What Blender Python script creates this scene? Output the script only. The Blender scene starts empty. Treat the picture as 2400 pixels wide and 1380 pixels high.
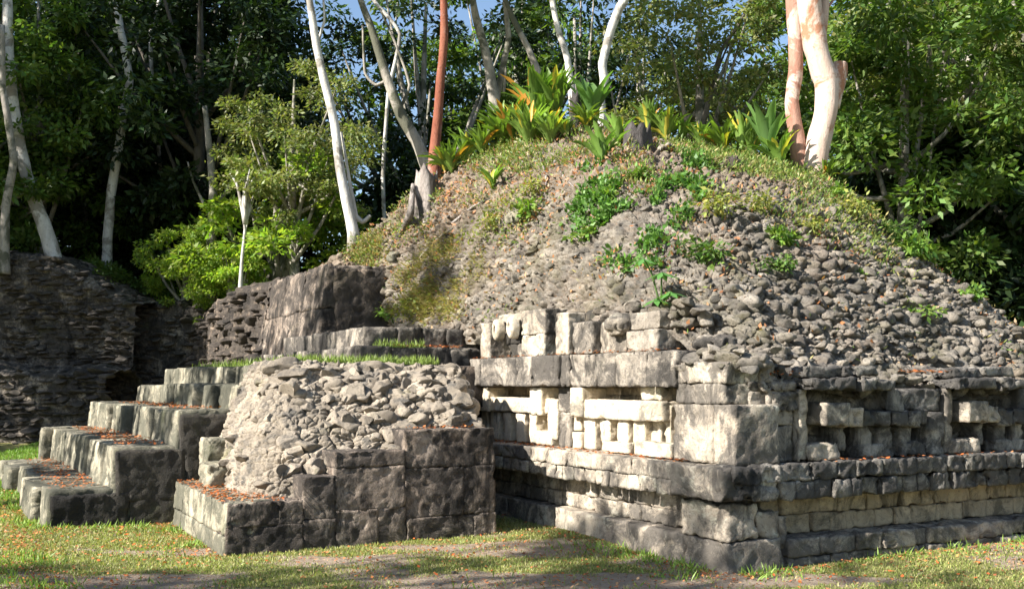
import bpy, math, random
import numpy as np
from mathutils import Vector, Matrix
random.seed(7); RNG = np.random.default_rng(11)
scene = bpy.context.scene
COL = scene.collection

# ------------------------------------------------------------------ camera, sky, sun, exposure
F = 2420.0; CH = 1.6; HOR = 900.0            # focal length in photo pixels, eye height, horizon row
cam = bpy.data.cameras.new('camera'); co = bpy.data.objects.new('camera', cam); COL.objects.link(co)
co.location = (0, 0, CH); co.rotation_euler = (math.radians(90), 0, 0)
cam.sensor_width = 36; cam.lens = 36 * F / 2400; cam.shift_y = (HOR - 690) / 2400
cam.clip_start = 0.1; cam.clip_end = 2000
scene.camera = co
SUN_TRAVEL = math.radians(30.5)                # horizontal heading of the light, from +X towards +Y
SUN_EL = math.radians(33)
w = bpy.data.worlds.new('World'); scene.world = w; w.use_nodes = True
nt = w.node_tree; bg = nt.nodes['Background']
sky = nt.nodes.new('ShaderNodeTexSky'); sky.sky_type = 'NISHITA'; sky.sun_disc = False
sky.sun_elevation = SUN_EL
hx, hy = -math.cos(SUN_TRAVEL), -math.sin(SUN_TRAVEL)         # towards the sun
sky.sun_rotation = math.atan2(hx, hy)
sky.air_density = 1.0; sky.dust_density = 0.6; sky.ozone_density = 1.5
nt.links.new(sky.outputs[0], bg.inputs[0]); bg.inputs[1].default_value = 0.078
sl = bpy.data.lights.new('sun', 'SUN'); sl.energy = 5.0; sl.angle = math.radians(0.5); sl.color = (1, .945, .87)
so = bpy.data.objects.new('sun', sl); COL.objects.link(so)
dirv = Vector((-hx * math.cos(SUN_EL), -hy * math.cos(SUN_EL), -math.sin(SUN_EL)))
so.rotation_euler = dirv.to_track_quat('-Z', 'Y').to_euler(); so.location = (-20, -15, 20)
vs = scene.view_settings
vs.view_transform = 'Standard'; vs.look = 'None'; vs.gamma = 1; vs.use_curve_mapping = False; vs.exposure = 1.45
scene.cycles.max_bounces = 5; scene.cycles.diffuse_bounces = 3; scene.cycles.transparent_max_bounces = 4
scene.cycles.use_denoising = True

# ------------------------------------------------------------------ frames and pixel helpers
C0 = np.array([1.91, 8.9]); E1 = np.array([.882, .471]); E2 = np.array([-.471, .882])
def uvz(p):                                   # (u, v, z) rows -> world
    p = np.asarray(p, float)
    xy = C0 + p[..., 0:1] * E1 + p[..., 1:2] * E2
    return np.concatenate([xy, p[..., 2:3]], -1)
def inv_uv(x, y):
    d = np.array([x, y]) - C0
    return float(d @ E1), float(d @ E2)
def at(px, py, Y):
    return np.array([(px - 1200) / F * Y, Y, CH + (HOR - py) / F * Y])
def vL(px, u=0.):
    k = (px - 1200) / F
    return (C0[0] + E1[0] * u - k * (C0[1] + E1[1] * u)) / (-E2[0] + k * E2[1])
def uR(px, v=0.):
    k = (px - 1200) / F
    return (k * (C0[1] + E2[1] * v) - C0[0] - E2[0] * v) / (E1[0] - k * E1[1])
def zz(px, py, u, v):
    Y = C0[1] + E1[1] * u + E2[1] * v
    return CH + (HOR - py) / F * Y

# ------------------------------------------------------------------ numpy noise
def _h(ix, iy, iz, s=0):
    M = 0xffffffff
    n = ((ix.astype(np.int64) & M) * 0x9E3779B1) & M
    n = (((n ^ (n >> 15)) + (iy.astype(np.int64) & M)) * 0x85EBCA6B) & M
    n = (((n ^ (n >> 13)) + (iz.astype(np.int64) & M)) * 0xC2B2AE35 + s * 0x27D4EB2F) & M
    n = ((n ^ (n >> 16)) * 0x45d9f3b) & M
    n = ((n ^ (n >> 15)) * 0x2c1b3c6d) & M
    return ((n ^ (n >> 14)) & 0xffffff) / float(0xffffff)
def vnoise(p, s=0):
    i = np.floor(p); f = p - i; f = f * f * (3 - 2 * f); i = i.astype(np.int64)
    r = 0
    for a in (0, 1):
        for b in (0, 1):
            for c in (0, 1):
                wgt = (f[:, 0] if a else 1 - f[:, 0]) * (f[:, 1] if b else 1 - f[:, 1]) * (f[:, 2] if c else 1 - f[:, 2])
                r = r + wgt * _h(i[:, 0] + a, i[:, 1] + b, i[:, 2] + c, s)
    return r * 2 - 1
def fbm(p, oct=3, s=0):
    r = 0; a = 1; t = 0
    for o in range(oct):
        r = r + a * vnoise(p * 2.03 ** o + 17.3 * o, s + o); t += a; a *= .5
    return r / t
def stones(p, s=0):                            # rounded tilted stones packed together: height 0..1, cell random, gap
    i = np.floor(p).astype(np.int64)
    n = len(p); d1 = np.full(n, 9.); d2 = np.full(n, 9.); rnd = np.zeros(n); rel = np.zeros((n, 3))
    for a in (-1, 0, 1):
        for b in (-1, 0, 1):
            for c in (-1, 0, 1):
                ci = i + np.array([a, b, c])
                ctr = ci + np.stack([_h(ci[:, 0], ci[:, 1], ci[:, 2], s + q) for q in (1, 2, 3)], 1) * .86 + .07
                v = p - ctr; d = np.sqrt((v * v).sum(1))
                near = d < d1
                d2 = np.where(near, d1, np.minimum(d2, d))
                rnd = np.where(near, _h(ci[:, 0], ci[:, 1], ci[:, 2], s + 5), rnd)
                rel[near] = v[near]
                d1 = np.where(near, d, d1)
    edge = np.clip((d2 - d1) / .34, 0, 1)
    edge = 1 - (1 - edge) ** 2.6
    th = rnd * 37.0
    tilt = rel[:, 0] * np.cos(th) * .3 + rel[:, 1] * np.sin(th) * .3 + rel[:, 2] * (.45 + .3 * np.cos(th * 2.3))
    return edge * (.45 + .75 * rnd + tilt), rnd, edge

# ------------------------------------------------------------------ mesh accumulation
class MB:
    def __init__(s): s.v = []; s.q = []; s.t = []; s.n = 0; s.c = []
    def add(s, V, Q=None, T=None, tint=None):
        V = np.asarray(V, float).reshape(-1, 3)
        if Q is not None and len(Q): s.q.append(np.asarray(Q) + s.n)
        if T is not None and len(T): s.t.append(np.asarray(T) + s.n)
        s.v.append(V); s.n += len(V)
        c = np.ones((len(V), 4)) if tint is None else tint
        if c.shape[1] == 3: c = np.concatenate([c, np.ones((len(c), 1))], 1)
        s.c.append(c)
    def mesh(s, name, org=(0, 0, 0), smooth=True):
        V = np.concatenate(s.v) - np.asarray(org)
        Q = np.concatenate(s.q).reshape(-1, 4) if s.q else np.zeros((0, 4), int)
        T = np.concatenate(s.t).reshape(-1, 3) if s.t else np.zeros((0, 3), int)
        me = bpy.data.meshes.new(name)
        me.vertices.add(len(V)); me.vertices.foreach_set('co', V.astype(np.float32).ravel())
        nl = 4 * len(Q) + 3 * len(T)
        me.loops.add(nl); me.loops.foreach_set('vertex_index', np.concatenate([Q.ravel(), T.ravel()]).astype(np.int32))
        me.polygons.add(len(Q) + len(T))
        me.polygons.foreach_set('loop_start', np.concatenate([np.arange(len(Q)) * 4, 4 * len(Q) + np.arange(len(T)) * 3]).astype(np.int32))
        if smooth: me.polygons.foreach_set('use_smooth', np.ones(len(Q) + len(T), bool))
        at_ = me.attributes.new('tint', 'FLOAT_COLOR', 'POINT')
        at_.data.foreach_set('color', np.concatenate(s.c).astype(np.float32).ravel())
        me.update(calc_edges=True); me.validate()
        return me
ORG = {}
def build(mb, name, mat, parent=None, smooth=True, org=None, kind=None):
    o_ = ORG.get(parent.name, (0, 0, 0)) if parent else (org or (0, 0, 0))
    me = mb.mesh(name, o_, smooth); me.materials.append(mat)
    o = bpy.data.objects.new(name, me); COL.objects.link(o)
    if parent: o.parent = parent
    else: o.location = o_
    ORG[o.name] = o_
    if kind: o['kind'] = kind
    return o
def thing(name, label, cat, loc=(0, 0, 0), group=None):
    o = bpy.data.objects.new(name, None); COL.objects.link(o); o.location = tuple(float(a) for a in loc)
    o.empty_display_size = .3
    ORG[o.name] = tuple(float(a) for a in loc); return tag(o, label, cat, group)
def tag(o, label=None, cat=None, group=None, kind=None):
    if label: o['label'] = label
    if cat: o['category'] = cat
    if group: o['group'] = group
    if kind: o['kind'] = kind
    return o

_T = {}
def cube_tpl(nx, ny, nz):
    key = (nx, ny, nz)
    if key in _T: return _T[key]
    idx = {}; V = []; Q = []
    def vid(i, j, k):
        t = (i, j, k)
        if t not in idx: idx[t] = len(V); V.append((i / nx, j / ny, k / nz))
        return idx[t]
    for i in range(nx):
        for j in range(ny):
            Q.append([vid(i, j, 0), vid(i, j + 1, 0), vid(i + 1, j + 1, 0), vid(i + 1, j, 0)])
            Q.append([vid(i, j, nz), vid(i + 1, j, nz), vid(i + 1, j + 1, nz), vid(i, j + 1, nz)])
    for i in range(nx):
        for k in range(nz):
            Q.append([vid(i, 0, k), vid(i + 1, 0, k), vid(i + 1, 0, k + 1), vid(i, 0, k + 1)])
            Q.append([vid(i, ny, k), vid(i, ny, k + 1), vid(i + 1, ny, k + 1), vid(i + 1, ny, k)])
    for j in range(ny):
        for k in range(nz):
            Q.append([vid(0, j, k), vid(0, j, k + 1), vid(0, j + 1, k + 1), vid(0, j + 1, k)])
            Q.append([vid(nx, j, k), vid(nx, j + 1, k), vid(nx, j + 1, k + 1), vid(nx, j, k + 1)])
    _T[key] = (np.array(V), np.array(Q)); return _T[key]
def rbox(mb, u0, u1, v0, v1, z0, z1, r=.03, amp=.012, res=.03, rot=.02, warp=None, sc=7., ell=False):
    """a weathered stone block in the (u, v, z) frame: rounded edges, lumpy faces"""
    if u1 < u0: u0, u1 = u1, u0
    if v1 < v0: v0, v1 = v1, v0
    S = np.array([u1 - u0, v1 - v0, z1 - z0]); c = np.array([u0 + u1, v0 + v1, z0 + z1]) / 2
    n = [int(min(60, max(3, round(a / res)))) for a in S]
    V, Q = cube_tpl(*n)
    p = (V - .5) * S
    r = min(r * (1 if ell else .26), .49 * S.min())
    h = S / 2 - r; q = np.clip(p, -h, h); d = p - q
    L = np.sqrt((d * d).sum(1)); k = L > 1e-9
    p[k] = q[k] + d[k] / L[k, None] * r
    if ell:
        e = p / (S / 2); m = np.abs(e).max(1); l2 = np.sqrt((e * e).sum(1)) + 1e-9
        p = p * (.25 + .75 * (m / l2))[:, None]
    a = (random.random() - .5) * 2 * rot; ca, sa = math.cos(a), math.sin(a)
    p = np.stack([p[:, 0] * ca - p[:, 1] * sa, p[:, 0] * sa + p[:, 1] * ca, p[:, 2]], 1)
    p = p + c
    off = random.random() * 50
    for ax in range(3):
        p[:, ax] += amp * (fbm(p * sc * .8 + off + ax * 31, 2) * .6 + .6 * fbm(p * sc * 3.6 + ax * 7, 3))
    pit = fbm(p * 13 + off, 3) ; pit = np.clip(pit - .05, 0, 1)
    cdir = (p - c) / S; cdir /= np.abs(cdir).max(1, keepdims=True) + 1e-9; cdir = np.where(np.abs(cdir) > .93, np.sign(cdir), 0)
    p = p - cdir * (pit * amp * 3.6)[:, None]
    if warp is not None: p = warp(p)
    g = .9 + .2 * random.random()
    t = np.ones((len(p), 4)); t[:, 0] = g; t[:, 1] = random.random(); t[:, 2] = random.random()
    mb.add(uvz(p), Q, None, t)
def wall(mb, face, pos, a0, a1, z0, z1, depth, ch=.22, bl=.32, jit=.02, r=.025, amp=.012, top=None, warp=None, gap=.0015, res=.028, backing=True):
    """coursed rough blocks; face 'L' looks along -u at u=pos (runs along v), 'R' looks along -v at v=pos (runs along u)"""
    z = z0
    while z < z1 - .02:
        h = min(ch * random.uniform(.85, 1.15), z1 - z)
        if z1 - (z + h) < .06: h = z1 - z
        a = a0 - random.random() * bl * .4
        while a < a1 - .01:
            b = a + bl * random.uniform(.6, 1.45)
            if a1 - b < .3 * bl: b = a1
            aa = max(a, a0)
            if b - aa > .03 and (top is None or z + h * .6 < top((aa + b) / 2)):
                o = random.uniform(-jit, jit)
                dz = random.uniform(-.003, .003)
                if face == 'L': rbox(mb, pos + o, pos + depth, aa + gap / 2, b - gap / 2, z + gap / 2 + dz, z + h - gap / 2 + dz, r, amp, res, warp=warp)
                else: rbox(mb, aa + gap / 2, b - gap / 2, pos + o, pos + depth, z + gap / 2 + dz, z + h - gap / 2 + dz, r, amp, res, warp=warp)
            a = b
        z += h

_S = {}
def angstones(mb, P, R_, nrm, rng, nsub=4, flat=.62, t0=1., sink=.15, bright=(.7, 1.35)):
    """angular broken stones: spheres cut by random planes; P centres (n,3), R_ radii, nrm directions they poke out of"""
    if nsub not in _S:
        V, Q = cube_tpl(nsub, nsub, nsub); V = (V - .5) * 2; _S[nsub] = (V / np.linalg.norm(V, axis=1, keepdims=True), Q)
    T, Q = _S[nsub]; n = len(P); k = len(T)
    V = np.repeat(T[None], n, 0)
    for _ in range(11):
        d = rng.normal(size=(n, 3)); d /= np.linalg.norm(d, axis=1, keepdims=True)
        h = rng.uniform(.38, .8, n)
        dd = np.einsum('nkj,nj->nk', V, d) - h[:, None]
        V = V - np.clip(dd, 0, None)[..., None] * d[:, None, :]
    sc = np.stack([rng.uniform(.8, 1.5, n), rng.uniform(.8, 1.2, n), flat * rng.uniform(.75, 1.35, n)], 1)
    V = V * sc[:, None, :]
    a = rng.uniform(0, 6.28, n); ca, sa = np.cos(a)[:, None], np.sin(a)[:, None]
    V = np.stack([V[..., 0] * ca - V[..., 1] * sa, V[..., 0] * sa + V[..., 1] * ca, V[..., 2]], -1)
    b = rng.normal(size=n) * .3; cb, sb = np.cos(b)[:, None], np.sin(b)[:, None]
    V = np.stack([V[..., 0], V[..., 1] * cb - V[..., 2] * sb, V[..., 1] * sb + V[..., 2] * cb], -1)
    V = V * R_[:, None, None] + (P + nrm * (R_ * sink)[:, None])[:, None, :]
    V = V.reshape(-1, 3)
    V += .006 * np.stack([fbm(V * 26 + q * 9, 2) for q in range(3)], 1)
    t = np.ones((n * k, 4)); t[:, 0] = t0; t[:, 1] = np.repeat(rng.uniform(*bright, n), k); t[:, 2] = np.repeat(rng.random(n), k)
    mb.add(V, (Q[None] + (np.arange(n) * k)[:, None, None]).reshape(-1, 4), None, t)

# ------------------------------------------------------------------ materials
def new_mat(name, rough=.9):
    m = bpy.data.materials.new(name); m.use_nodes = True
    n = m.node_tree.nodes; b = n['Principled BSDF']; b.inputs['Roughness'].default_value = rough
    b.inputs['Specular IOR Level'].default_value = .25
    return m, m.node_tree, b
def N(t, k, **kw):
    n = t.nodes.new(k)
    for a, b in kw.items(): setattr(n, a, b)
    return n
def noise(t, vec, scale, detail=5, rough=.6, dist=0):
    n = N(t, 'ShaderNodeTexNoise'); n.inputs['Scale'].default_value = scale; n.inputs['Detail'].default_value = detail
    n.inputs['Roughness'].default_value = rough; n.inputs['Distortion'].default_value = dist
    t.links.new(vec, n.inputs['Vector']); return n.outputs['Fac']
def ramp(t, fac, stops):
    r = N(t, 'ShaderNodeValToRGB'); t.links.new(fac, r.inputs[0]); e = r.color_ramp.elements
    while len(e) < len(stops): e.new(.5)
    for x, (p, c) in zip(e, stops):
        x.position = p; x.color = (c, c, c, 1) if not hasattr(c, '__len__') else (*c, 1)
    return r.outputs[0]
def mix(t, fac, a, b, mode='MIX'):
    m = N(t, 'ShaderNodeMix', data_type='RGBA', blend_type=mode)
    for s, x in ((0, fac), (6, a), (7, b)):
        if hasattr(x, 'is_linked'): t.links.new(x, m.inputs[s])
        else: m.inputs[s].default_value = x if not hasattr(x, '__len__') else (*x, 1)
    return m.outputs[2]
def math_(t, op, a, b=None):
    m = N(t, 'ShaderNodeMath', operation=op)
    for i, x in enumerate((a, b)):
        if x is None: continue
        if hasattr(x, 'is_linked'): t.links.new(x, m.inputs[i])
        else: m.inputs[i].default_value = x
    return m.outputs[0]
def pos(t, scale=(1, 1, 1), objco=False):
    if objco: g = N(t, 'ShaderNodeTexCoord').outputs['Object']
    else: g = N(t, 'ShaderNodeNewGeometry').outputs['Position']
    m = N(t, 'ShaderNodeMapping'); m.inputs['Scale'].default_value = scale; t.links.new(g, m.inputs[0]); return m.outputs[0]
def bump(t, b, h, strength, dist):
    n = N(t, 'ShaderNodeBump'); n.inputs['Strength'].default_value = strength; n.inputs['Distance'].default_value = dist
    t.links.new(h, n.inputs['Height']); t.links.new(n.outputs[0], b.inputs['Normal'])
def limestone(name, pale, mid, dark, cover=.5, moss=.25, bs=.7, streak=.6):
    """pale dressed limestone with grey-black lichen crust, brown run-off streaks and a little moss"""
    m, t, b = new_mat(name, .95); P = pos(t)
    base = mix(t, ramp(t, noise(t, P, 3.1, 6, .65), [(.32, 0), (.68, 1)]), pale, mid)
    at_ = N(t, 'ShaderNodeAttribute', attribute_name='tint')
    sep = N(t, 'ShaderNodeSeparateColor'); t.links.new(at_.outputs['Color'], sep.inputs[0])
    mul = N(t, 'ShaderNodeCombineColor')
    for i in range(3): t.links.new(sep.outputs[0], mul.inputs[i])
    base = mix(t, 1.0, base, mul.outputs[0], 'MULTIPLY')
    ps = pos(t, (4.2, 4.2, 1.3))
    st = ramp(t, noise(t, ps, 1.0, 7, .72, .6), [(.47, 0), (.68, .9)])
    base = mix(t, math_(t, 'MULTIPLY', st, streak), base, tuple(a * .62 for a in dark[:1]) + tuple(a * .62 for a in dark[1:]))
    wp_ = ramp(t, noise(t, P, 1.9, 7, .75, 1.2), [(.54, 0), (.64, 1)])
    base = mix(t, math_(t, 'MULTIPLY', wp_, .55), base, tuple(min(.72, a * 1.45) for a in pale))
    lich = noise(t, P, 2.0, 9, .78, .8)
    lo = math_(t, 'ADD', lich, math_(t, 'MULTIPLY', sep.outputs[1], .09))
    c = .72 - cover * .3
    lf = ramp(t, lo, [(c - .06, 0), (c + .05, 1)])
    base = mix(t, math_(t, 'MULTIPLY', lf, .85), base, dark)
    bk_ = ramp(t, noise(t, pos(t, (1, 1, .6)), 1.15, 9, .72, .6), [(.535, 0), (.60, 1)])
    base = mix(t, math_(t, 'MULTIPLY', bk_, min(.9, cover * 1.3)), base, tuple(a * .6 for a in dark))
    sp = ramp(t, noise(t, P, 26, 6, .75), [(.55, 0), (.66, 1)])
    base = mix(t, math_(t, 'MULTIPLY', sp, .55), base, tuple(a * .55 for a in dark))
    ms = ramp(t, noise(t, P, 1.3, 6, .7), [(.58, 0), (.7, 1)])
    base = mix(t, math_(t, 'MULTIPLY', ms, moss), base, (.09, .10, .035))
    t.links.new(base, b.inputs['Base Color'])
    hh = math_(t, 'ADD', noise(t, P, 17, 8, .75), math_(t, 'MULTIPLY', noise(t, P, 60, 4, .7), .45))
    bump(t, b, hh, bs, .05)
    return m
MS = {}
MS['pale'] = limestone('pale_limestone', (.74, .64, .48), (.62, .51, .36), (.17, .155, .13), .34, .05, .6, .35)
MS['cream'] = limestone('cream_limestone', (.56, .485, .385), (.39, .325, .25), (.09, .082, .073), .56, .12, .7, .5)
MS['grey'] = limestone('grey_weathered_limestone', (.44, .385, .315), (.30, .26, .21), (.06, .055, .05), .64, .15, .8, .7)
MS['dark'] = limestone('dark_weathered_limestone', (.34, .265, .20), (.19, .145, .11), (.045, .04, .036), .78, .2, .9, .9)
MS['flank'] = limestone('brown_stained_plaster', (.50, .41, .33), (.25, .19, .145), (.04, .036, .033), .66, .15, 1., .95)
MS['sidedark'] = limestone('shade_dark_mossy_limestone', (.20, .17, .13), (.11, .095, .075), (.035, .033, .03), .75, .4, .8, .8)  # stained stone, deepened so its colour carries shade on stair sides
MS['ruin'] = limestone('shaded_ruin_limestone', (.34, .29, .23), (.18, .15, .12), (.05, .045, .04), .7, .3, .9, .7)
MS['step'] = limestone('step_limestone', (.41, .37, .28), (.28, .25, .18), (.08, .08, .06), .66, .4, .5, .75)
MS['rgrey'] = limestone('shade_grey_lichen_limestone', (.40, .365, .31), (.24, .22, .19), (.055, .052, .05), .68, .15, .9, .8)  # darker grey puts the shade of the right face into the colour
MS['yellow'] = limestone('yellow_limestone', (.48, .38, .25), (.36, .29, .20), (.12, .10, .07), .45, .1, .6, .4)

def mound_mat():
    m, t, b = new_mat('mound_rubble_and_soil', .95); P = pos(t)
    at_ = N(t, 'ShaderNodeAttribute', attribute_name='tint'); sep = N(t, 'ShaderNodeSeparateColor'); t.links.new(at_.outputs['Color'], sep.inputs[0])
    soil = mix(t, ramp(t, noise(t, P, 2.2, 8, .7), [(.35, 0), (.65, 1)]), (.17, .135, .10), (.31, .255, .20))
    lit = ramp(t, noise(t, P, 34, 3, .7), [(.58, 0), (.62, 1)])
    litm = ramp(t, noise(t, P, 1.7, 5, .6), [(.42, 0), (.62, .8)])
    soil = mix(t, math_(t, 'MULTIPLY', lit, litm), soil, (.33, .13, .055))
    soil = mix(t, ramp(t, noise(t, P, 55, 4, .8), [(.56, 0), (.7, .7)]), soil, (.07, .055, .04))
    gr = ramp(t, noise(t, P, 1.05, 7, .72), [(.53, 0), (.63, .7)])
    soil = mix(t, math_(t, 'MULTIPLY', gr, ramp(t, noise(t, P, 22, 4, .7), [(.4, 0), (.6, 1)])), soil, (.12, .145, .04))
    st = mix(t, ramp(t, noise(t, P, 3.6, 7, .7), [(.38, 0), (.64, 1)]), (.12, .11, .095), (.36, .315, .255))
    mul = N(t, 'ShaderNodeCombineColor')
    for i in range(3): t.links.new(sep.outputs[1], mul.inputs[i])
    st = mix(t, 1.0, st, mul.outputs[0], 'MULTIPLY')
    st = mix(t, ramp(t, noise(t, P, 24, 6, .75), [(.52, 0), (.64, .75)]), st, (.06, .056, .052))
    st = mix(t, ramp(t, noise(t, P, 1.5, 6, .7), [(.52, 0), (.66, .6)]), st, (.12, .11, .05))
    st = mix(t, ramp(t, noise(t, P, .8, 6, .7), [(.52, 0), (.66, .35)]), st, (.26, .19, .14))
    col = mix(t, sep.outputs[0], soil, st)
    t.links.new(col, b.inputs['Base Color'])
    bump(t, b, math_(t, 'ADD', noise(t, P, 14, 8, .78), math_(t, 'MULTIPLY', noise(t, P, 48, 5, .75), .6)), .9, .05)
    return m
MS['mound'] = mound_mat()
def ground_mat():
    m, t, b = new_mat('short_grass_and_bare_soil', .95); P = pos(t)
    g = mix(t, ramp(t, noise(t, P, 9, 6, .7), [(.35, 0), (.65, 1)]), (.17, .18, .06), (.31, .30, .11))
    s = mix(t, ramp(t, noise(t, P, 13, 6, .7), [(.3, 0), (.7, 1)]), (.33, .25, .175), (.46, .38, .29))
    at_ = N(t, 'ShaderNodeAttribute', attribute_name='tint'); sp_ = N(t, 'ShaderNodeSeparateColor'); t.links.new(at_.outputs['Color'], sp_.inputs[0])
    f = ramp(t, math_(t, 'ADD', sp_.outputs[0], math_(t, 'MULTIPLY', noise(t, P, 11, 6, .75), .9)), [(.72, 0), (.98, 1)])
    c = mix(t, f, g, s)
    c = mix(t, ramp(t, noise(t, P, 38, 2, .6), [(.62, 0), (.66, .8)]), c, (.36, .13, .05))
    c = mix(t, ramp(t, noise(t, P, 60, 5, .8), [(.55, 0), (.7, .55)]), c, (.05, .05, .02))
    t.links.new(c, b.inputs['Base Color'])
    bump(t, b, math_(t, 'ADD', noise(t, P, 30, 6, .8), math_(t, 'MULTIPLY', noise(t, P, 4, 3, .6), 1.0)), 1.0, .05)
    return m
MS['ground'] = ground_mat()
def leaf_mat(name, c, trans=.35, rough=.5, spec=.35):
    m, t, b = new_mat(name, rough); b.inputs['Specular IOR Level'].default_value = spec
    at_ = N(t, 'ShaderNodeAttribute', attribute_name='tint')
    col = mix(t, 1.0, at_.outputs['Color'], c, 'MULTIPLY')
    t.links.new(col, b.inputs['Base Color'])
    tr = N(t, 'ShaderNodeBsdfTranslucent')
    t.links.new(mix(t, 1.0, col, (1.5, 1.7, .6), 'MULTIPLY'), tr.inputs[0])
    mx = N(t, 'ShaderNodeMixShader'); mx.inputs[0].default_value = trans
    out = [n for n in t.nodes if n.type == 'OUTPUT_MATERIAL'][0]
    t.links.new(b.outputs[0], mx.inputs[1]); t.links.new(tr.outputs[0], mx.inputs[2]); t.links.new(mx.outputs[0], out.inputs[0])
    return m
MS['leaf_dark'] = leaf_mat('dark_leaves', (.021, .043, .013), .18)
MS['leaf_mid'] = leaf_mat('green_leaves', (.095, .16, .035), .35)
MS['leaf_light'] = leaf_mat('light_green_leaves', (.21, .31, .055), .45)
MS['leaf_olive'] = leaf_mat('grey_green_leaves', (.17, .205, .08), .35)
MS['leaf_plant'] = leaf_mat('plant_leaves', (1, 1, 1), .3)
MS['litter'] = leaf_mat('fallen_leaves', (1, 1, 1), .1, .8, .1)
def bark(name, a, b_, c=None, sc=6., peel=0., bs=.5):
    m, t, b = new_mat(name, .85); P = pos(t, (1, 1, .35), True); Q = pos(t, (1, 1, 1), True)
    col = mix(t, ramp(t, noise(t, P, sc, 6, .7), [(.36, 0), (.62, 1)]), a, b_)
    if c: col = mix(t, ramp(t, noise(t, Q, 1.6, 5, .65, .5), [(.5 - peel * .12, 0), (.56 - peel * .12, 1)]), col, c)
    col = mix(t, ramp(t, noise(t, Q, 22, 5, .75), [(.56, 0), (.68, .6)]), col, tuple(x * .35 for x in a))
    t.links.new(col, b.inputs['Base Color'])
    bump(t, b, noise(t, P, sc * 3, 7, .7), bs, .03); return m
MS['bark_white'] = bark('whitish_bark', (.42, .40, .36), (.60, .58, .54), (.24, .22, .19), 6)
MS['bark_grey'] = bark('grey_bark', (.20, .18, .15), (.36, .33, .28), (.10, .10, .07), 7)
MS['bark_dark'] = bark('dark_bark', (.07, .06, .05), (.14, .125, .10), None, 7)
MS['bark_red'] = bark('peeling_red_bark', (.17, .05, .028), (.26, .10, .06), (.30, .20, .16), 4, -.5)
MS['bark_gumbo'] = bark('pale_pink_bark_with_red_peels', (.62, .50, .42), (.46, .33, .26), (.36, .17, .10), 3, -.3, .7)
MS['bark_gumbo2'] = bark('reddish_brown_peeling_bark', (.40, .24, .18), (.28, .13, .09), (.54, .42, .35), 4, 0, .7)
MS['wood_old'] = bark('weathered_dead_wood', (.20, .17, .15), (.34, .30, .27), (.08, .07, .06), 12, 0, .9)
MS['wood_black'] = bark('charred_dead_wood', (.035, .03, .028), (.09, .08, .075), None, 12, 0, .9)

# ------------------------------------------------------------------ ground
def ground_z(x, y):
    x = np.asarray(x, float); y = np.asarray(y, float)
    s = np.clip((y - 13) / 11, 0, 1); s = s * s * (3 - 2 * s)
    l = np.clip((-x - 1) / 4, 0, 1)
    far = np.clip((y - 24) / 20, 0, 1)
    p = np.stack([x.ravel(), y.ravel(), 0 * x.ravel()], 1)
    n = (.05 * fbm(p * .35, 2, 3) + .018 * fbm(p * 1.7, 3, 4)).reshape(x.shape)
    return .55 * s * l + .8 * far + n * np.clip(1.3 - np.abs(y - 9) * 0, .4, 1)
def grid(X, Y, Z, mb, tint=None):
    n, m = X.shape
    i = np.arange(n - 1)[:, None] * m + np.arange(m - 1)[None, :]
    Q = np.stack([i, i + m, i + m + 1, i + 1], -1).reshape(-1, 4)
    mb.add(np.stack([X, Y, Z], -1).reshape(-1, 3), Q, None, tint)
def spaced(a, b, c, d, n1, n2, n3):
    return np.concatenate([np.linspace(a, b, n1, endpoint=False), np.linspace(b, c, n2, endpoint=False), np.linspace(c, d, n3)])
def bare(x, y):
    """worn patches where pale dirt shows through the grass (0..1)"""
    x = np.asarray(x, float); y = np.asarray(y, float); n_ = fbm(np.stack([x.ravel() * .6, y.ravel() * 1.3, 0 * x.ravel()], 1), 4, 91).reshape(x.shape)
    g = lambda a, b, c, d: np.exp(-((x - a) / c) ** 2 - ((y - b) / d) ** 2)
    v = 1.6 * n_ + .75 * g(-4.6, 10.9, 2.2, .35) + .9 * g(.1, 10.0, 1.1, .5) + .5 * g(.6, 8.4, 2.5, .35) + .6 * g(2.6, 8.6, 1.0, .22) + .4 * g(-6.5, 12.5, 1, 1)
    v = np.clip((v - .24) / .6, 0, 1); return v * v * (3 - 2 * v)
gm = MB(); gx = spaced(-300, -10, 8, 300, 30, 260, 30); gy = spaced(-300, 5, 16, 400, 25, 190, 50)
X, Y = np.meshgrid(gx, gy, indexing='ij'); Zg = ground_z(X, Y)
q = np.stack([X.ravel(), Y.ravel(), 0 * X.ravel()], 1)
Zg = Zg + (.012 * fbm(q * 6, 3, 9)).reshape(X.shape)
gt = np.ones((X.size, 4)); gt[:, 0] = bare(X, Y).ravel() * (np.abs(X).ravel() < 12)
grid(X, Y, Zg, gm, gt); build(gm, 'ground', MS['ground'], kind='structure')

# ------------------------------------------------------------------ the pyramid
PY = thing('stepped_pyramid', 'ruined stone pyramid with masked facades under an overgrown rubble mound', 'pyramid', (*uvz([1.5, 1.5, 0])[:2], 0))
# core behind every facing (kept well inside)
cm = MB()
rbox(cm, .42, 6.8, .38, 7.5, -.2, 1.5, .05, .03, .12)
build(cm, 'wall_core', MS['dark'], PY)

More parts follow.
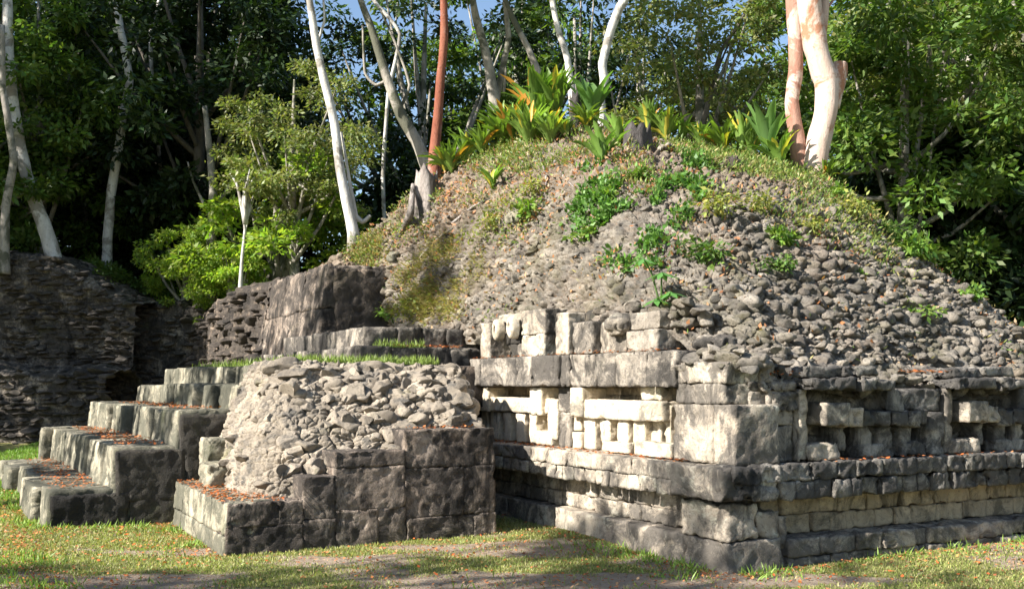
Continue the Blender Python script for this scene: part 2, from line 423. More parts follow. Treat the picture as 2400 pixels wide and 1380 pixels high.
# plinth: base ledge, recessed course, corner pier foot
m = MB()
wall(m, 'L', -.10, .55, 5.45, -.15, .25, .45, ch=.42, bl=1.3, jit=.012, r=.045, amp=.012)
wall(m, 'R', -.04, .62, 7.0, -.15, .22, .45, ch=.2, bl=.34, jit=.035, r=.05, amp=.02)
build(m, 'base_ledge', MS['cream'], PY)
m = MB()
wall(m, 'L', .05, .55, 5.45, .25, .60, .4, ch=.17, bl=.34, jit=.015, r=.035, amp=.014)
build(m, 'lower_wall', MS['cream'], PY)
m = MB()
wall(m, 'R', .22, .5, 7.0, .22, .60, .3, ch=.18, bl=.3, jit=.02, r=.04, amp=.015)
build(m, 'lower_wall', MS['yellow'], PY)
m = MB()
def corner_warp(p):
    p = p.copy(); z = np.clip(p[:, 2], 0, .6)
    p[:, 0] += z * .06; p[:, 1] += z * .10; return p
rbox(m, -.12, .5, -.05, .56, -.15, .24, .03, .014, warp=corner_warp)
rbox(m, -.11, .24, -.05, .58, .245, .56, .05, .02, warp=corner_warp)
rbox(m, .25, .52, -.01, .5, .245, .47, .06, .035, warp=corner_warp)
rbox(m, .52, .68, .05, .4, -.1, .42, .07, .04)
build(m, 'corner_foot', MS['cream'], PY)
# moulding: two courses that jut out over the plinth
m = MB()
wall(m, 'L', -.20, .62, 5.45, .735, .895, .5, ch=.16, bl=.6, jit=.008, r=.03, amp=.012)
wall(m, 'L', -.185, .62, 5.45, .585, .735, .5, ch=.15, bl=.2, jit=.02, r=.025, amp=.014)
build(m, 'moulding', MS['cream'], PY)
m = MB()
rbox(m, -.21, .40, -.10, .62, .60, .89, .04, .02)
build(m, 'moulding_corner', MS['cream'], PY)
m = MB()
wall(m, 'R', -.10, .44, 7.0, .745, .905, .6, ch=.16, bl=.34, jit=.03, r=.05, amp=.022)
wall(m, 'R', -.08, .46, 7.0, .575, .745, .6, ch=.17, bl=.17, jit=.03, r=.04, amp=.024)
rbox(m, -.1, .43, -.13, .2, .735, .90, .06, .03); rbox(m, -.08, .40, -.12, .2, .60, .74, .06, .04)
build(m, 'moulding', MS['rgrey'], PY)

# corner pier with its two faces
m = MB()
wall(m, 'L', 0.0, -.02, .86, .895, 1.42, .5, ch=.52, bl=.6, jit=.008, r=.02, amp=.010)
wall(m, 'L', .03, .14, .84, 1.42, 1.80, .5, ch=.19, bl=.36, jit=.015, r=.03, amp=.016)
build(m, 'corner_pier', MS['cream'], PY)
m = MB()
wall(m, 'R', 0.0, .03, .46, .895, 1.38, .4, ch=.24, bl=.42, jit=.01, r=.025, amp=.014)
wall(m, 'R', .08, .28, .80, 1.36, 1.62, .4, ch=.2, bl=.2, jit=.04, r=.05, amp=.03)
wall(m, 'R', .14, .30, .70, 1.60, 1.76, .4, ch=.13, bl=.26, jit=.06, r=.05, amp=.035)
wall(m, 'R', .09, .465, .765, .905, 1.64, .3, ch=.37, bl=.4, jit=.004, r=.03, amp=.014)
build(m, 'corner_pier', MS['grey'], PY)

def eL(mb, p0, p1, z0, z1, uf, ub, r=.02, amp=.008, **k):
    rbox(mb, uf, ub, vL(p1, uf), vL(p0, uf), z0, z1, r, amp, .022, .0, **k)
def eR(mb, p0, p1, z0, z1, vf, vb, r=.03, amp=.014, **k):
    rbox(mb, uR(p0, vf), uR(p1, vf), vf, vb, z0, z1, r, amp, .03, .0, **k)

# cornice band above the L masks
m = MB()
v0, v1 = vL(1306, -.08), vL(1102, -.08)
wall(m, 'L', -.08, v0, v1, 1.575, 1.925, .6, ch=.35, bl=.5, jit=.008, r=.035, amp=.014)
build(m, 'cornice', MS['grey'], PY)
m = MB()
v0, v1 = vL(1582, -.02), vL(1308, -.02)
wall(m, 'L', -.02, v0, v1, 1.575, 1.92, .5, ch=.35, bl=.4, jit=.008, r=.02, amp=.012)
build(m, 'cornice', MS['grey'], PY)

# mask panel A (nearer the corner) and B (nearer the stairs)
def maskL(label, back, bars, cols, feet, mat='pale'):
    m = MB(); p0, p1 = back
    wall(m, 'L', .30, vL(p1, .1), vL(p0, .1), .895, 1.575, .2, ch=.2, bl=.4, jit=.008, r=.02, amp=.01)
    pn = build(m, 'mask_panel', MS['yellow'], PY); pn['label'] = label
    for nm, lst in (('mask_bar', bars), ('mask_tooth', cols), ('mask_foot', feet)):
        for (a, b_, z0, z1, uf, r) in lst:
            q = MB(); eL(q, a, b_, z0, z1, uf, .34, r, .009)
            build(q, nm, MS[mat], pn)
maskL('stone mask panel beside the corner pier', (1335, 1578),
      [(1338, 1550, 1.235, 1.44, .03, .05), (1335, 1364, 1.25, 1.565, .0, .05), (1500, 1549, 1.44, 1.575, .10, .02), (1556, 1571, .9, 1.40, .13, .02)],
      [(1345, 1361, 1.09, 1.24, .10, .02), (1368, 1394, .90, 1.235, .08, .02), (1406, 1430, 1.0, 1.235, .10, .02), (1447, 1471, 1.0, 1.235, .08, .02), (1484, 1510, 1.0, 1.235, .10, .02), (1524, 1548, 1.02, 1.235, .18, .02)],
      [(1340, 1362, .9, 1.08, .04, .03), (1409, 1474, .9, 1.01, .02, .03), (1486, 1572, .9, 1.04, -.02, .03)])
maskL('stone mask panel nearest the stairway', (1112, 1310),
      [(1146, 1282, 1.26, 1.44, .05, .04), (1120, 1145, 1.25, 1.565, .02, .05), (1240, 1268, 1.24, 1.565, .0, .05), (1283, 1305, .97, 1.43, .05, .03)],
      [(1149, 1169, .92, 1.255, .12, .02), (1179, 1196, .9, 1.25, .08, .02), (1209, 1229, .9, 1.25, .08, .02), (1240, 1256, .95, 1.25, .10, .03), (1127, 1141, 1.0, 1.25, .12, .02)],
      [(1120, 1168, .9, .99, .05, .02), (1240, 1292, .9, 1.06, .04, .03)])
q = MB(); wall(q, 'L', .06, vL(1336, .06), vL(1309, .06), .895, 1.575, .4, ch=.35, bl=.6, jit=.004, r=.02, amp=.01)
build(q, 'divider_pillar', MS['grey'], PY)

# upper register: stumps of a second frieze
m = MB()
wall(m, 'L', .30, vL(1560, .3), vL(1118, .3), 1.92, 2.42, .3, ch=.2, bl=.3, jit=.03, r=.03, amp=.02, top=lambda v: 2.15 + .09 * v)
build(m, 'upper_frieze_back', MS['sidedark'], PY)  # dark colour gives the cavity behind the eyes its shade
def piece(nm, mat, lst, parent=PY, **k):
    m = MB()
    for (a, b_, z0, z1, uf, ub) in lst: eL(m, a, b_, z0, z1, uf, ub, .02, .012, **k)
    return build(m, nm, MS[mat], parent)
uf = piece('upper_mask', 'cream', [(1126, 1148, 1.925, 2.38, .03, .4), (1222, 1276, 1.925, 2.18, .02, .4), (1222, 1277, 2.18, 2.47, .02, .45), (1168, 1222, 2.30, 2.46, .04, .4), (1212, 1221, 1.925, 2.1, .10, .3)])
uf['label'] = 'upper mask with two round pierced eyes'
def disc(px, py, rx, rz, uf):
    """a pierced stone disc hanging on the frieze (an annulus with real thickness)"""
    v = vL(px, uf); z = zz(px, py, uf, v); mb = MB(); n = 28; prof = [(.36, .14), (.36, .0), (.62, -.02), (.92, .0), (1.0, .03), (1.0, .10)]
    V = []
    for i in range(n):
        a = 2 * math.pi * i / n
        for (rr, du) in prof:
            V.append((uf + du, v + rx * rr * math.cos(a), z + rz * rr * math.sin(a) * (1 + .12 * (math.sin(a) < 0))))
    V = np.array(V); k = len(prof); Q = []
    for i in range(n):
        for j in range(k - 1):
            a, b_ = i * k + j, ((i + 1) % n) * k + j
            Q.append([a, b_, b_ + 1, a + 1])
    V += .006 * np.stack([fbm(V * 12 + s * 9, 2) for s in range(3)], 1)
    mb.add(uvz(V), Q)
    return build(mb, 'round_eye', MS['pale'], uf_parent)
uf_parent = uf
disc(1160, 772, .072, .125, -.10); disc(1194, 766, .072, .125, -.10)
piece('upper_pillar', 'cream', [(1302, 1331, 1.925, 2.40, .05, .4)])
piece('upper_pillar', 'grey', [(1342, 1388, 1.925, 2.27, .03, .4)])
fb = piece('carved_head_stone', 'cream', [(1406, 1466, 1.925, 2.26, .13, .4)])
q = MB(); v = vL(1430, .0); rbox(q, -.05, .3, v - .15, v + .15, 2.08, 2.34, .09, .035, .03, ell=True); build(q, 'carved_snout', MS['cream'], fb)
piece('upper_wall_block', 'grey', [(1468, 1540, 1.925, 2.14, .12, .5), (1468, 1545, 2.145, 2.32, .16, .5)])

# R face: masks in shadow relief
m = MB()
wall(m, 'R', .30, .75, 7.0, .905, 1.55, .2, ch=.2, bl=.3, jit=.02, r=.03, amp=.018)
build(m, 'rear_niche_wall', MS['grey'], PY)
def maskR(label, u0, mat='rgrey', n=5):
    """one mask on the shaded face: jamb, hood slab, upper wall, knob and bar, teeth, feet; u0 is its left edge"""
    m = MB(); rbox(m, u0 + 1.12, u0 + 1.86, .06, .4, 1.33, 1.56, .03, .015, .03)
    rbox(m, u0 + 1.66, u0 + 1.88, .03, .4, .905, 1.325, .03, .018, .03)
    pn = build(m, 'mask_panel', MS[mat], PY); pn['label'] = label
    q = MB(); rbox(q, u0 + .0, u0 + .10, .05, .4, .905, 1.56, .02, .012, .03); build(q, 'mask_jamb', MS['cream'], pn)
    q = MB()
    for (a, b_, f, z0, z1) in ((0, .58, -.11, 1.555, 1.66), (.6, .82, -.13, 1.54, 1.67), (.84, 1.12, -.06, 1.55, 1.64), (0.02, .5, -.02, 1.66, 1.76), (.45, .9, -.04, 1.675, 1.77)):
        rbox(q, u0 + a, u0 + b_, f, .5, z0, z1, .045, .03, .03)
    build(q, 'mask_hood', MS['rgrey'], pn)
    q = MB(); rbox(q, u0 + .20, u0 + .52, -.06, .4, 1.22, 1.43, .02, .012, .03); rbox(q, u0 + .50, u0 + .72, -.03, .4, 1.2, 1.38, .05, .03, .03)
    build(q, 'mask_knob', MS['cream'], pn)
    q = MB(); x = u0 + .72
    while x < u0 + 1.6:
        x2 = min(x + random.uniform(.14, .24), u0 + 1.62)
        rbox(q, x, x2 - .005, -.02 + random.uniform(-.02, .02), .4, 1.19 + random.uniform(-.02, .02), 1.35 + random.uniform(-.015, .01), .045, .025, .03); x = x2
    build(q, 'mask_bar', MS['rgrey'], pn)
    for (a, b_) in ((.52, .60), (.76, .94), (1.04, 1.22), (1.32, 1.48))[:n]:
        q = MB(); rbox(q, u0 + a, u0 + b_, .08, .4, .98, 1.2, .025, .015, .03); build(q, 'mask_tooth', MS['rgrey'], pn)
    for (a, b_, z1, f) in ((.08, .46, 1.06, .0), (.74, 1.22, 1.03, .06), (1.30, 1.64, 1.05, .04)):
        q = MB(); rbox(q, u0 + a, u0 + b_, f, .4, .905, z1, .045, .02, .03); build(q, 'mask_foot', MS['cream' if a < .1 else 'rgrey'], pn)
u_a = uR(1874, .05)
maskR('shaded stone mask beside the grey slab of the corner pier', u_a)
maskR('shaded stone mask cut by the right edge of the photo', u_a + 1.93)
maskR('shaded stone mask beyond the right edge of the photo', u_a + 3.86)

# ---- rubble mound: lofted from the wall tops to the crest, stones in relief
def interp(pts, t):
    pts = np.asarray(pts, float); n = len(pts); x = np.clip(t, 0, 1) * (n - 1)
    i = np.clip(np.floor(x).astype(int), 0, n - 2); f = (x - i)[:, None]
    p0 = pts[np.maximum(i - 1, 0)]; p1 = pts[i]; p2 = pts[i + 1]; p3 = pts[np.minimum(i + 2, n - 1)]
    cr = .5 * (2 * p1 + (p2 - p0) * f + (2 * p0 - 5 * p1 + 4 * p2 - p3) * f * f + (3 * p1 - p0 - 3 * p2 + p3) * f ** 3)
    return .5 * cr + .5 * (p1 * (1 - f) + p2 * f)
FB = [(.6, 13.5, 1.6), (0.3, 11, 2.4), (-.1, 8.6, 2.5), (.1, 6.7, 2.3), (.2, 5.5, 2.2), (.32, 4.5, 2.36), (.34, 3.2, 2.42), (.36, 1.6, 2.24), (.36, .85, 1.86), (.55, .42, 1.78),
      (1.2, .34, 1.62), (2.4, .32, 1.52), (3.4, .32, 1.5), (4.4, .32, 1.48), (5.6, .4, 1.4), (7, .6, 1.2), (8, 1.2, .4)]
RP = [(600, 735, 23), (730, 655, 20), (800, 600, 17), (900, 532, 16.6), (985, 445, 16.2), (1060, 410, 16), (1200, 350, 15.8), (1350, 312, 15.6), (1480, 325, 15.4), (1640, 358, 15.2),
      (1790, 392, 15), (1930, 435, 14.8), (2080, 552, 14.5), (2200, 655, 14.2), (2330, 765, 13.8), (2500, 900, 13.4), (2700, 1010, 13)]
FBw = uvz(FB); RPw = np.array([at(*p) for p in RP])
NI, NJ = 1150, 470
si = np.linspace(0, 1, NI); A = interp(FBw, si); B = interp(RPw, si)
SM = 1.55; sj = np.linspace(-.03, SM, NJ)
S = np.repeat(sj[None], NI, 0)[..., None]
dxy = (B - A)[:, None, :]
prof = np.where(S <= 1, S + .13 * np.sin(math.pi * np.clip(S, 0, 1)), 1 - .0 * S)
Pm = A[:, None, :] + dxy * np.concatenate([S, S, prof], -1)
over = np.clip(S[..., 0] - 1, 0, None)
Pm[..., 2] += (.59 * over - 6.5 * over ** 1.8) * np.clip((B[:, 2] - .3) / 3, .1, 1)[:, None]
P = Pm.reshape(-1, 3)
dI = np.gradient(Pm, axis=0); dJ = np.gradient(Pm, axis=1)
Nn = np.cross(dI, dJ); Nn /= np.linalg.norm(Nn, axis=2, keepdims=True) + 1e-9; Nn = Nn.reshape(-1, 3); Nn[Nn[:, 2] < 0] *= -1
sI = np.repeat(si[:, None], NJ, 1).ravel(); sJ = np.repeat(sj[None], NI, 0).ravel()
big = fbm(P * .9, 3, 21)
def sstep(a, b, x): x = np.clip((x - a) / (b - a), 0, 1); return x * x * (3 - 2 * x)
# share of bare stone: bottom of the slope, more on the right
lim = .46 + .30 * sstep(.5, .72, sI)
stony = 1 - sstep(lim - .16, lim + .16, sJ + .28 * big)
stony = np.clip(stony + .35 * sstep(.25, .5, fbm(P * 1.6, 3, 5)), 0, 1)
p1 = P * np.array([5.0, 5.0, 9.5]); p1 += .35 * np.stack([fbm(P * 3 + q * 9, 2) for q in range(3)], 1)
h1, r1, e1_ = stones(p1, 3)
p2 = P * np.array([11, 11, 19.0]) + 3.3
h2, r2, e2_ = stones(p2, 8)
rgt = sstep(.50, .62, sI)
amp = stony * (.11 + .05 * rgt)
disp = amp * (np.sqrt(np.clip(h1, 0, 2)) * .85 + h2 * .3 - .45) + (1 - stony) * (.06 * h2 * (r2 > .5) + .06 * fbm(P * 6, 4)) + .10 * big + .05 * fbm(P * 3.1, 3, 2)
fade = sstep(-.03, .03, sJ)
Dn = Nn * np.array([1, 1, .4]); Dn /= np.linalg.norm(Dn, axis=1, keepdims=True)
P = P + Dn * (disp * (.3 + .7 * fade))[:, None]
tint = np.ones((len(P), 4)); tint[:, 0] = np.clip(stony * (.35 + .65 * e1_), 0, 1); tint[:, 1] = .75 + .6 * r1; tint[:, 2] = r2
mm = MB(); PG = P.reshape(NI, NJ, 3)
grid(PG[..., 0], PG[..., 1], PG[..., 2], mm, tint)
gs = (sJ > .005) & (sJ < 1.0)
area = np.linalg.norm(np.cross(dI, dJ), axis=2).ravel()
dens = area * gs * (stony ** 2 * (.045 + 1.0 * rgt) * (1.3 - .7 * sJ) + .02)
dens = dens * (1 - rgt * .85 * (1 - np.exp(-((np.abs((P[:, 2] + .05 * fbm(P * .8, 2)) / .15 % 1 - .5)) / .17) ** 2)))
ix = RNG.choice(len(dens), 6600, p=dens / dens.sum())
rad = .032 + .075 * RNG.random(len(ix)) ** 3. * (.8 + .4 * rgt[ix]); rad *= .55 + .45 * stony[ix]
# settle the stones in loose courses
Pq = P[ix].copy()
angstones(mm, Pq, rad, Dn[ix], RNG, 4, .7, 1., -.12, (.6, 1.3))
def ledge_stones(n, u0, u1, v0, v1, z0, z1, r0, r1, nsub=6):
    Q_ = np.stack([RNG.uniform(u0, u1, n), RNG.uniform(v0, v1, n), RNG.uniform(z0, z1, n)], 1)
    angstones(mm, uvz(Q_), RNG.uniform(r0, r1, n), np.repeat([[0, 0, 1.]], n, 0), RNG, nsub, .6, 1., 0)
ledge_stones(60, .05, .6, .05, .9, 1.72, 1.92, .06, .12); ledge_stones(70, .4, 1.6, .16, .5, 1.6, 1.82, .05, .12)
ledge_stones(170, 1.4, 7, .15, .5, 1.5, 1.68, .05, .13); ledge_stones(90, .28, .55, .9, 5.3, 2.15, 2.42, .05, .12); ledge_stones(40, .25, .5, .9, 3.2, 2.2, 2.35, .06, .12)
ledge_stones(26, .2, .5, 5.0, 5.6, 1.95, 2.4, .06, .13)
build(mm, 'rubble_mound', MS['mound'], PY, smooth=False)
def mound_pt(px, py):
    """the visible point of the mound nearest to a photo pixel"""
    X_, Y_, Z_ = PG[..., 0], PG[..., 1], PG[..., 2]
    sx = 1200 + F * X_ / Y_; sy = HOR - F * (Z_ - CH) / Y_
    d = (sx - px) ** 2 + (sy - py) ** 2 + np.where(np.repeat(sj[None], NI, 0) > 1.02, 1e5, 0)
    i, j = np.unravel_index(np.argmin(d), d.shape)
    return PG[i, j].copy(), Nn.reshape(NI, NJ, 3)[i, j]

# ------------------------------------------------------------------ stairway
ST = thing('stone_stairway', 'broad worn stone stairway of tall steps rising from the grass', 'stairs', uvz([-4, 8, 0]))
def skew(p):
    p = p.copy(); p[:, 0] -= .05 * np.clip(p[:, 1] - 5.5, 0, 9); return p
steps = [(-5.06, -.2, .42, 11.4), (-4.38, .30, .90, 11.5), (-3.68, .75, 1.30, 11.7), (-3.01, 1.2, 1.60, 11.6), (-2.50, 1.5, 1.86, 11.4)]
for k, (u, z0, z1, ve) in enumerate(steps):
    mb = MB(); v = 5.5
    while v < ve:
        v2 = min(v + random.uniform(.35, 1.0), ve)
        if ve - v2 < .25: v2 = ve
        o = 0 if v == 5.5 else random.uniform(-.10, .10)
        def wp(p, u=u, z1=z1):
            p = skew(p); p[:, 0] += .10 * np.clip(p[:, 2] - (z1 - .45), 0, 1); return p
        rbox(mb, u + o, -1.2, v, v2 - .006, z0 - .04 * k, z1 + random.uniform(-.02, .015), .06, .015, .045, .0, warp=wp, sc=4)
        v = v2
    build(mb, 'step', MS['step'], ST)
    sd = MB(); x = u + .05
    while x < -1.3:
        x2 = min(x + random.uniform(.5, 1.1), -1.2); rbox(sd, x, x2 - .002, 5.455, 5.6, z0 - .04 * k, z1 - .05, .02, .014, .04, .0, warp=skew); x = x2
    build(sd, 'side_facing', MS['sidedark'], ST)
for k, (u, va, z0, z1, ve) in enumerate([(-1.45, 5.5, 1.80, 2.08, 10.2), (-1.27, 5.72, 2.05, 2.34, 9.6)]):
    mb = MB(); v = va
    while v < ve:
        v2 = min(v + random.uniform(.5, 1.0), ve)
        rbox(mb, u + random.uniform(-.03, .03), .4, v, v2 - .004, z0, z1 + random.uniform(-.01, .01), .03, .014, .045, .0, sc=5); v = v2
    x = u
    while x < .12:
        x2 = min(x + random.uniform(.3, .55), .12)
        rbox(mb, x + .004, x2, va - .05 + random.uniform(-.02, .02), va + .4, z0, z1 + random.uniform(-.01, .012), .03, .016, .04, .0); x = x2
    build(mb, 'step', MS['grey'], ST)
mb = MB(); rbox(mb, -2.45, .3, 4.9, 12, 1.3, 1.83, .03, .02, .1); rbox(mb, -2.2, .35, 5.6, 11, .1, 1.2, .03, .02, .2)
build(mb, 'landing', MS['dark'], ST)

# ------------------------------------------------------------------ flank of the stairway: stepped block with rubble core
BK = thing('stair_flank', 'brown stained stepped masonry flank beside the stairway with exposed rubble core', 'masonry block', uvz([-2.2, 4, 0]))
mb = MB()
def bw(p): p = p.copy(); p[:, 1] += .04 * np.clip(p[:, 2], 0, 2); p[:, 0] += np.where(p[:, 0] < -3.2, .07 * np.clip(p[:, 2], 0, 1), 0); return p
u = [-3.72, -2.95, -2.62, -1.885, -.86]
wall(mb, 'R', 2.8, u[0] + .02, u[1], -.15, .48, .5, ch=.44, bl=.8, jit=.001, r=.007, amp=.012, warp=bw, gap=-.005, res=.024)
wall(mb, 'R', 2.8, u[1], u[2], -.15, .70, .45, ch=.44, bl=.8, jit=.001, r=.007, amp=.012, warp=bw, gap=-.005, res=.024)
wall(mb, 'R', 2.8, u[2], u[3], -.15, .93, .42, ch=.44, bl=.8, jit=.001, r=.007, amp=.012, warp=bw, gap=-.005, res=.024)
wall(mb, 'R', 2.8, u[3], u[4], -.15, 1.13, .45, ch=.44, bl=.8, jit=.001, r=.007, amp=.012, warp=bw, gap=-.005, res=.024)
build(mb, 'front_wall', MS['flank'], BK)
mb = MB()
wall(mb, 'L', -3.72, 2.82, 5.45, -.15, .48, .45, ch=.3, bl=.6, jit=.01, r=.035, amp=.012, warp=bw)
rbox(mb, -3.5, -3.1, 4.5, 5.0, .45, .72, .06, .03); rbox(mb, -3.42, -3.0, 5.0, 5.45, .45, .98, .07, .03)
build(mb, 'end_wall', MS['step'], BK)
# rubble core
bot = [(-3.3, 5.5, .4), (-3.32, 4.6, .38), (-3.36, 3.6, .38), (-3.1, 3.16, .40), (-2.6, 3.08, .5), (-2.0, 3.08, .75), (-1.4, 3.1, .95), (-.92, 3.12, .98), (-.84, 3.6, .9), (-.8, 5.2, .9)]
top = [(-2.72, 5.6, 1.86), (-2.66, 5.2, 1.86), (-2.6, 4.8, 1.86), (-2.45, 4.62, 1.86), (-2.1, 4.56, 1.83), (-1.6, 4.5, 1.83), (-1.05, 4.45, 1.81), (-.66, 4.5, 1.80), (-.62, 4.8, 1.8), (-.6, 5.5, 1.8)]
NI2, NJ2 = 560, 300
s2 = np.linspace(0, 1, NI2); t2 = np.linspace(0, 1.25, NJ2)
A2 = interp(bot, s2); B2 = interp(top, s2)
T = np.repeat(t2[None], NI2, 0)[..., None]; tc = np.clip(T, 0, 1)
Pc = A2[:, None] + (B2 - A2)[:, None] * np.concatenate([tc ** 1.35, tc ** 1.35, tc ** .85], -1)
cen = np.array([-1.6, 5.6, 1.84]); ov = np.clip(T - 1, 0, 1) * 2.2
Pc = Pc + (cen - Pc) * ov * np.array([1, 1, .3])
dI = np.gradient(Pc, axis=0); dJ = np.gradient(Pc, axis=1); n2 = np.cross(dI, dJ); n2 /= np.linalg.norm(n2, axis=2, keepdims=True) + 1e-9
n2 = n2.reshape(-1, 3); cc = Pc.reshape(-1, 3)
sgn = np.sign(((cc - cen) * n2).sum(1)); n2 *= np.where(sgn == 0, 1, sgn)[:, None]
h1, r1, e1_ = stones(cc * np.array([5.0, 5.0, 7.8]) + .4 * np.stack([fbm(cc * 3.1 + q * 5, 2) for q in range(3)], 1), 31)
h2, r2, e2_ = stones(cc * np.array([12, 12, 15.]), 37)
SI = np.repeat(s2[:, None], NJ2, 1).ravel(); TJ = np.repeat(t2[None], NI2, 0).ravel()
st = sstep(.30, .44, SI + .12 * fbm(cc * 2, 2)); lowst = .3 + .7 * st
d = lowst * (.12 * np.sqrt(np.clip(h1, 0, 2)) - .11) + .03 * h2 + .05 * fbm(cc * 4, 3, 4) + .02 * fbm(cc * 14, 2)
d *= 1 - .75 * sstep(.97, 1.05, TJ)
n2 = n2 * np.array([1, 1, .45]); n2 /= np.linalg.norm(n2, axis=1, keepdims=True) + 1e-9
cc = cc + n2 * d[:, None]
tn = np.ones((len(cc), 4)); tn[:, 0] = np.clip(.55 + .3 * st + .3 * e1_, 0, 1); tn[:, 1] = .8 + .6 * r1
mb = MB(); W = uvz(cc).reshape(NI2, NJ2, 3); grid(W[..., 0], W[..., 1], W[..., 2], mb, tn)
dn2 = (TJ > .03) & (TJ < .97) & (SI > .12) & (SI < .97); wq = dn2 * (st ** 2 + .16)
ix = RNG.choice(len(wq), 430, p=wq / wq.sum()); nw = n2[ix, 0:1] * np.r_[E1, 0] + n2[ix, 1:2] * np.r_[E2, 0] + n2[ix, 2:3] * np.array([0, 0, 1.])
angstones(mb, W.reshape(-1, 3)[ix], .065 + .115 * RNG.random(len(ix)) ** 1.4, nw, RNG, 8, .66, 1., -.05, (.75, 1.3))
def rub_mat():
    m, t, b = new_mat('rubble_core_stone', .95); P = pos(t)
    a = mix(t, ramp(t, noise(t, P, 3.3, 6, .65), [(.35, 0), (.65, 1)]), (.36, .305, .235), (.23, .195, .155))
    at_ = N(t, 'ShaderNodeAttribute', attribute_name='tint'); sep = N(t, 'ShaderNodeSeparateColor'); t.links.new(at_.outputs['Color'], sep.inputs[0])
    mul = N(t, 'ShaderNodeCombineColor')
    for i in range(3): t.links.new(sep.outputs[1], mul.inputs[i])
    a = mix(t, 1.0, a, mul.outputs[0], 'MULTIPLY')
    a = mix(t, ramp(t, noise(t, P, 5, 7, .75), [(.52, 0), (.62, .8)]), a, (.11, .105, .095))
    a = mix(t, ramp(t, noise(t, P, 30, 6, .75), [(.54, 0), (.66, .6)]), a, (.07, .062, .05))
    a = mix(t, ramp(t, noise(t, P, 1.4, 5, .7), [(.62, 0), (.7, .4)]), a, (.2, .2, .07))
    t.links.new(a, b.inputs['Base Color'])
    bump(t, b, math_(t, 'ADD', noise(t, P, 16, 8, .78), math_(t, 'MULTIPLY', noise(t, P, 55, 5, .75), .5)), .8, .045); return m
MS['rubble'] = rub_mat()
build(mb, 'rubble_core', MS['rubble'], BK, smooth=False)

# ------------------------------------------------------------------ upper terrace wall and the ruin behind
UW = thing('terrace_wall', 'tall smooth plastered wall stub at the head of the stairway', 'wall', uvz([-.6, 8.5, 2.0]))
mb = MB()
def tw(p): p = p.copy(); p[:, 0] += np.where(p[:, 0] < -.4, .16 * (p[:, 2] - 2.3), 0); p[:, 2] += .02 * fbm(p * 1.5, 2) ; return p
v = 8.1
for v2 in (9.3, 10.4, 11.6):
    rbox(mb, -1.15, .1, v, v2 - .004, 1.7, 2.75, .03, .02, .05, .0, warp=tw, sc=3)
    rbox(mb, -1.15, .1, v, v2 - .004, 2.745, 3.43, .05, .022, .05, .0, warp=tw, sc=3); v = v2
build(mb, 'wall_face', MS['flank'], UW)
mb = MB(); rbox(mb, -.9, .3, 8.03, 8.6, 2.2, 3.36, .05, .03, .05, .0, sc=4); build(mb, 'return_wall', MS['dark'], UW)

def ruin(name, label, base, nrm_depth, mat, tops, NIr=360, NJr=150, z0=0., batter=.15, fl=3.4, am=.045, sc=3.0, seed=50):
    """free-standing ruined wall: relief of flat stones, front, top and back in one sheet. base: list of world xy along the front foot; tops: heights"""
    base = np.array(base, float); tops = np.array(tops, float)
    s_ = np.linspace(0, 1, NIr); b3 = interp(np.concatenate([base, tops[:, None]], 1), s_)
    jag = .10 * fbm(np.stack([s_ * 40, 0 * s_, 0 * s_], 1), 3, seed)
    dn = np.array(nrm_depth, float)
    tt = np.linspace(0, 1, NJr); out = np.zeros((NIr, NJr, 3))
    H = b3[:, 2] + jag
    for j, t_ in enumerate(tt):
        if t_ < .62: f = t_ / .62; xy = b3[:, :2] + dn * batter * f; z = z0 + (H - z0) * f
        elif t_ < .8: f = (t_ - .62) / .18; xy = b3[:, :2] + dn * (batter + (1 - batter) * f); z = H + .15 * math.sin(f * math.pi)
        else: f = (t_ - .8) / .2; xy = b3[:, :2] + dn * (1 + .1 * f); z = H + (z0 - H) * f
        out[:, j, :2] = xy; out[:, j, 2] = z
    dI = np.gradient(out, axis=0); dJ = np.gradient(out, axis=1); n_ = np.cross(dI, dJ); n_ /= np.linalg.norm(n_, axis=2, keepdims=True) + 1e-9
    p = out.reshape(-1, 3); n_ = n_.reshape(-1, 3)
    if (n_[:, 1][: NJr // 2].mean()) > 0: n_ = -n_
    h, r, e = stones(p * np.array([sc, sc, sc * fl]) + .3 * np.stack([fbm(p * 2 + q * 5, 2) for q in range(3)], 1), seed)
    hb, rb, eb = stones(p * np.array([sc, sc, sc * fl]) * 2.2, seed + 4)
    p = p + n_ * (am * h + .6 * am * hb + .05 * fbm(p * 1.1, 3, seed))[:, None]
    tn = np.ones((len(p), 4)); tn[:, 0] = .65 + .7 * r; tn[:, 1] = rb
    mb = MB(); g = p.reshape(NIr, NJr, 3); grid(g[..., 0], g[..., 1], g[..., 2], mb, tn)
    L_ = np.linalg.norm(np.diff(base, axis=0), axis=1).sum(); nst = int(L_ * (tops.mean() - z0) * (34 if seed != 88 else 14))
    f = RNG.random((nst, 2)); ii = (f[:, 0] * (NIr - 1)).astype(int); jj = (f[:, 1] * .66 * (NJr - 1)).astype(int); c_ = g[ii, jj].copy()
    c_[:, 2] = np.round(c_[:, 2] / .11) * .11
    angstones(mb, c_, RNG.uniform(.07, .2, nst), n_.reshape(NIr, NJr, 3)[ii, jj] * np.array([1, 1, 0.]), RNG, 4, .3, 1., .12, (.6, 1.5))
    loc = (float(base[:, 0].mean()), float(base[:, 1].mean()), z0)
    o = build(mb, name, MS[mat], org=loc)
    return tag(o, label, 'wall')
def gl(px, Y): return ((px - 1200) / F * Y, Y)
def zt(py, Y): return CH + (HOR - py) / F * Y
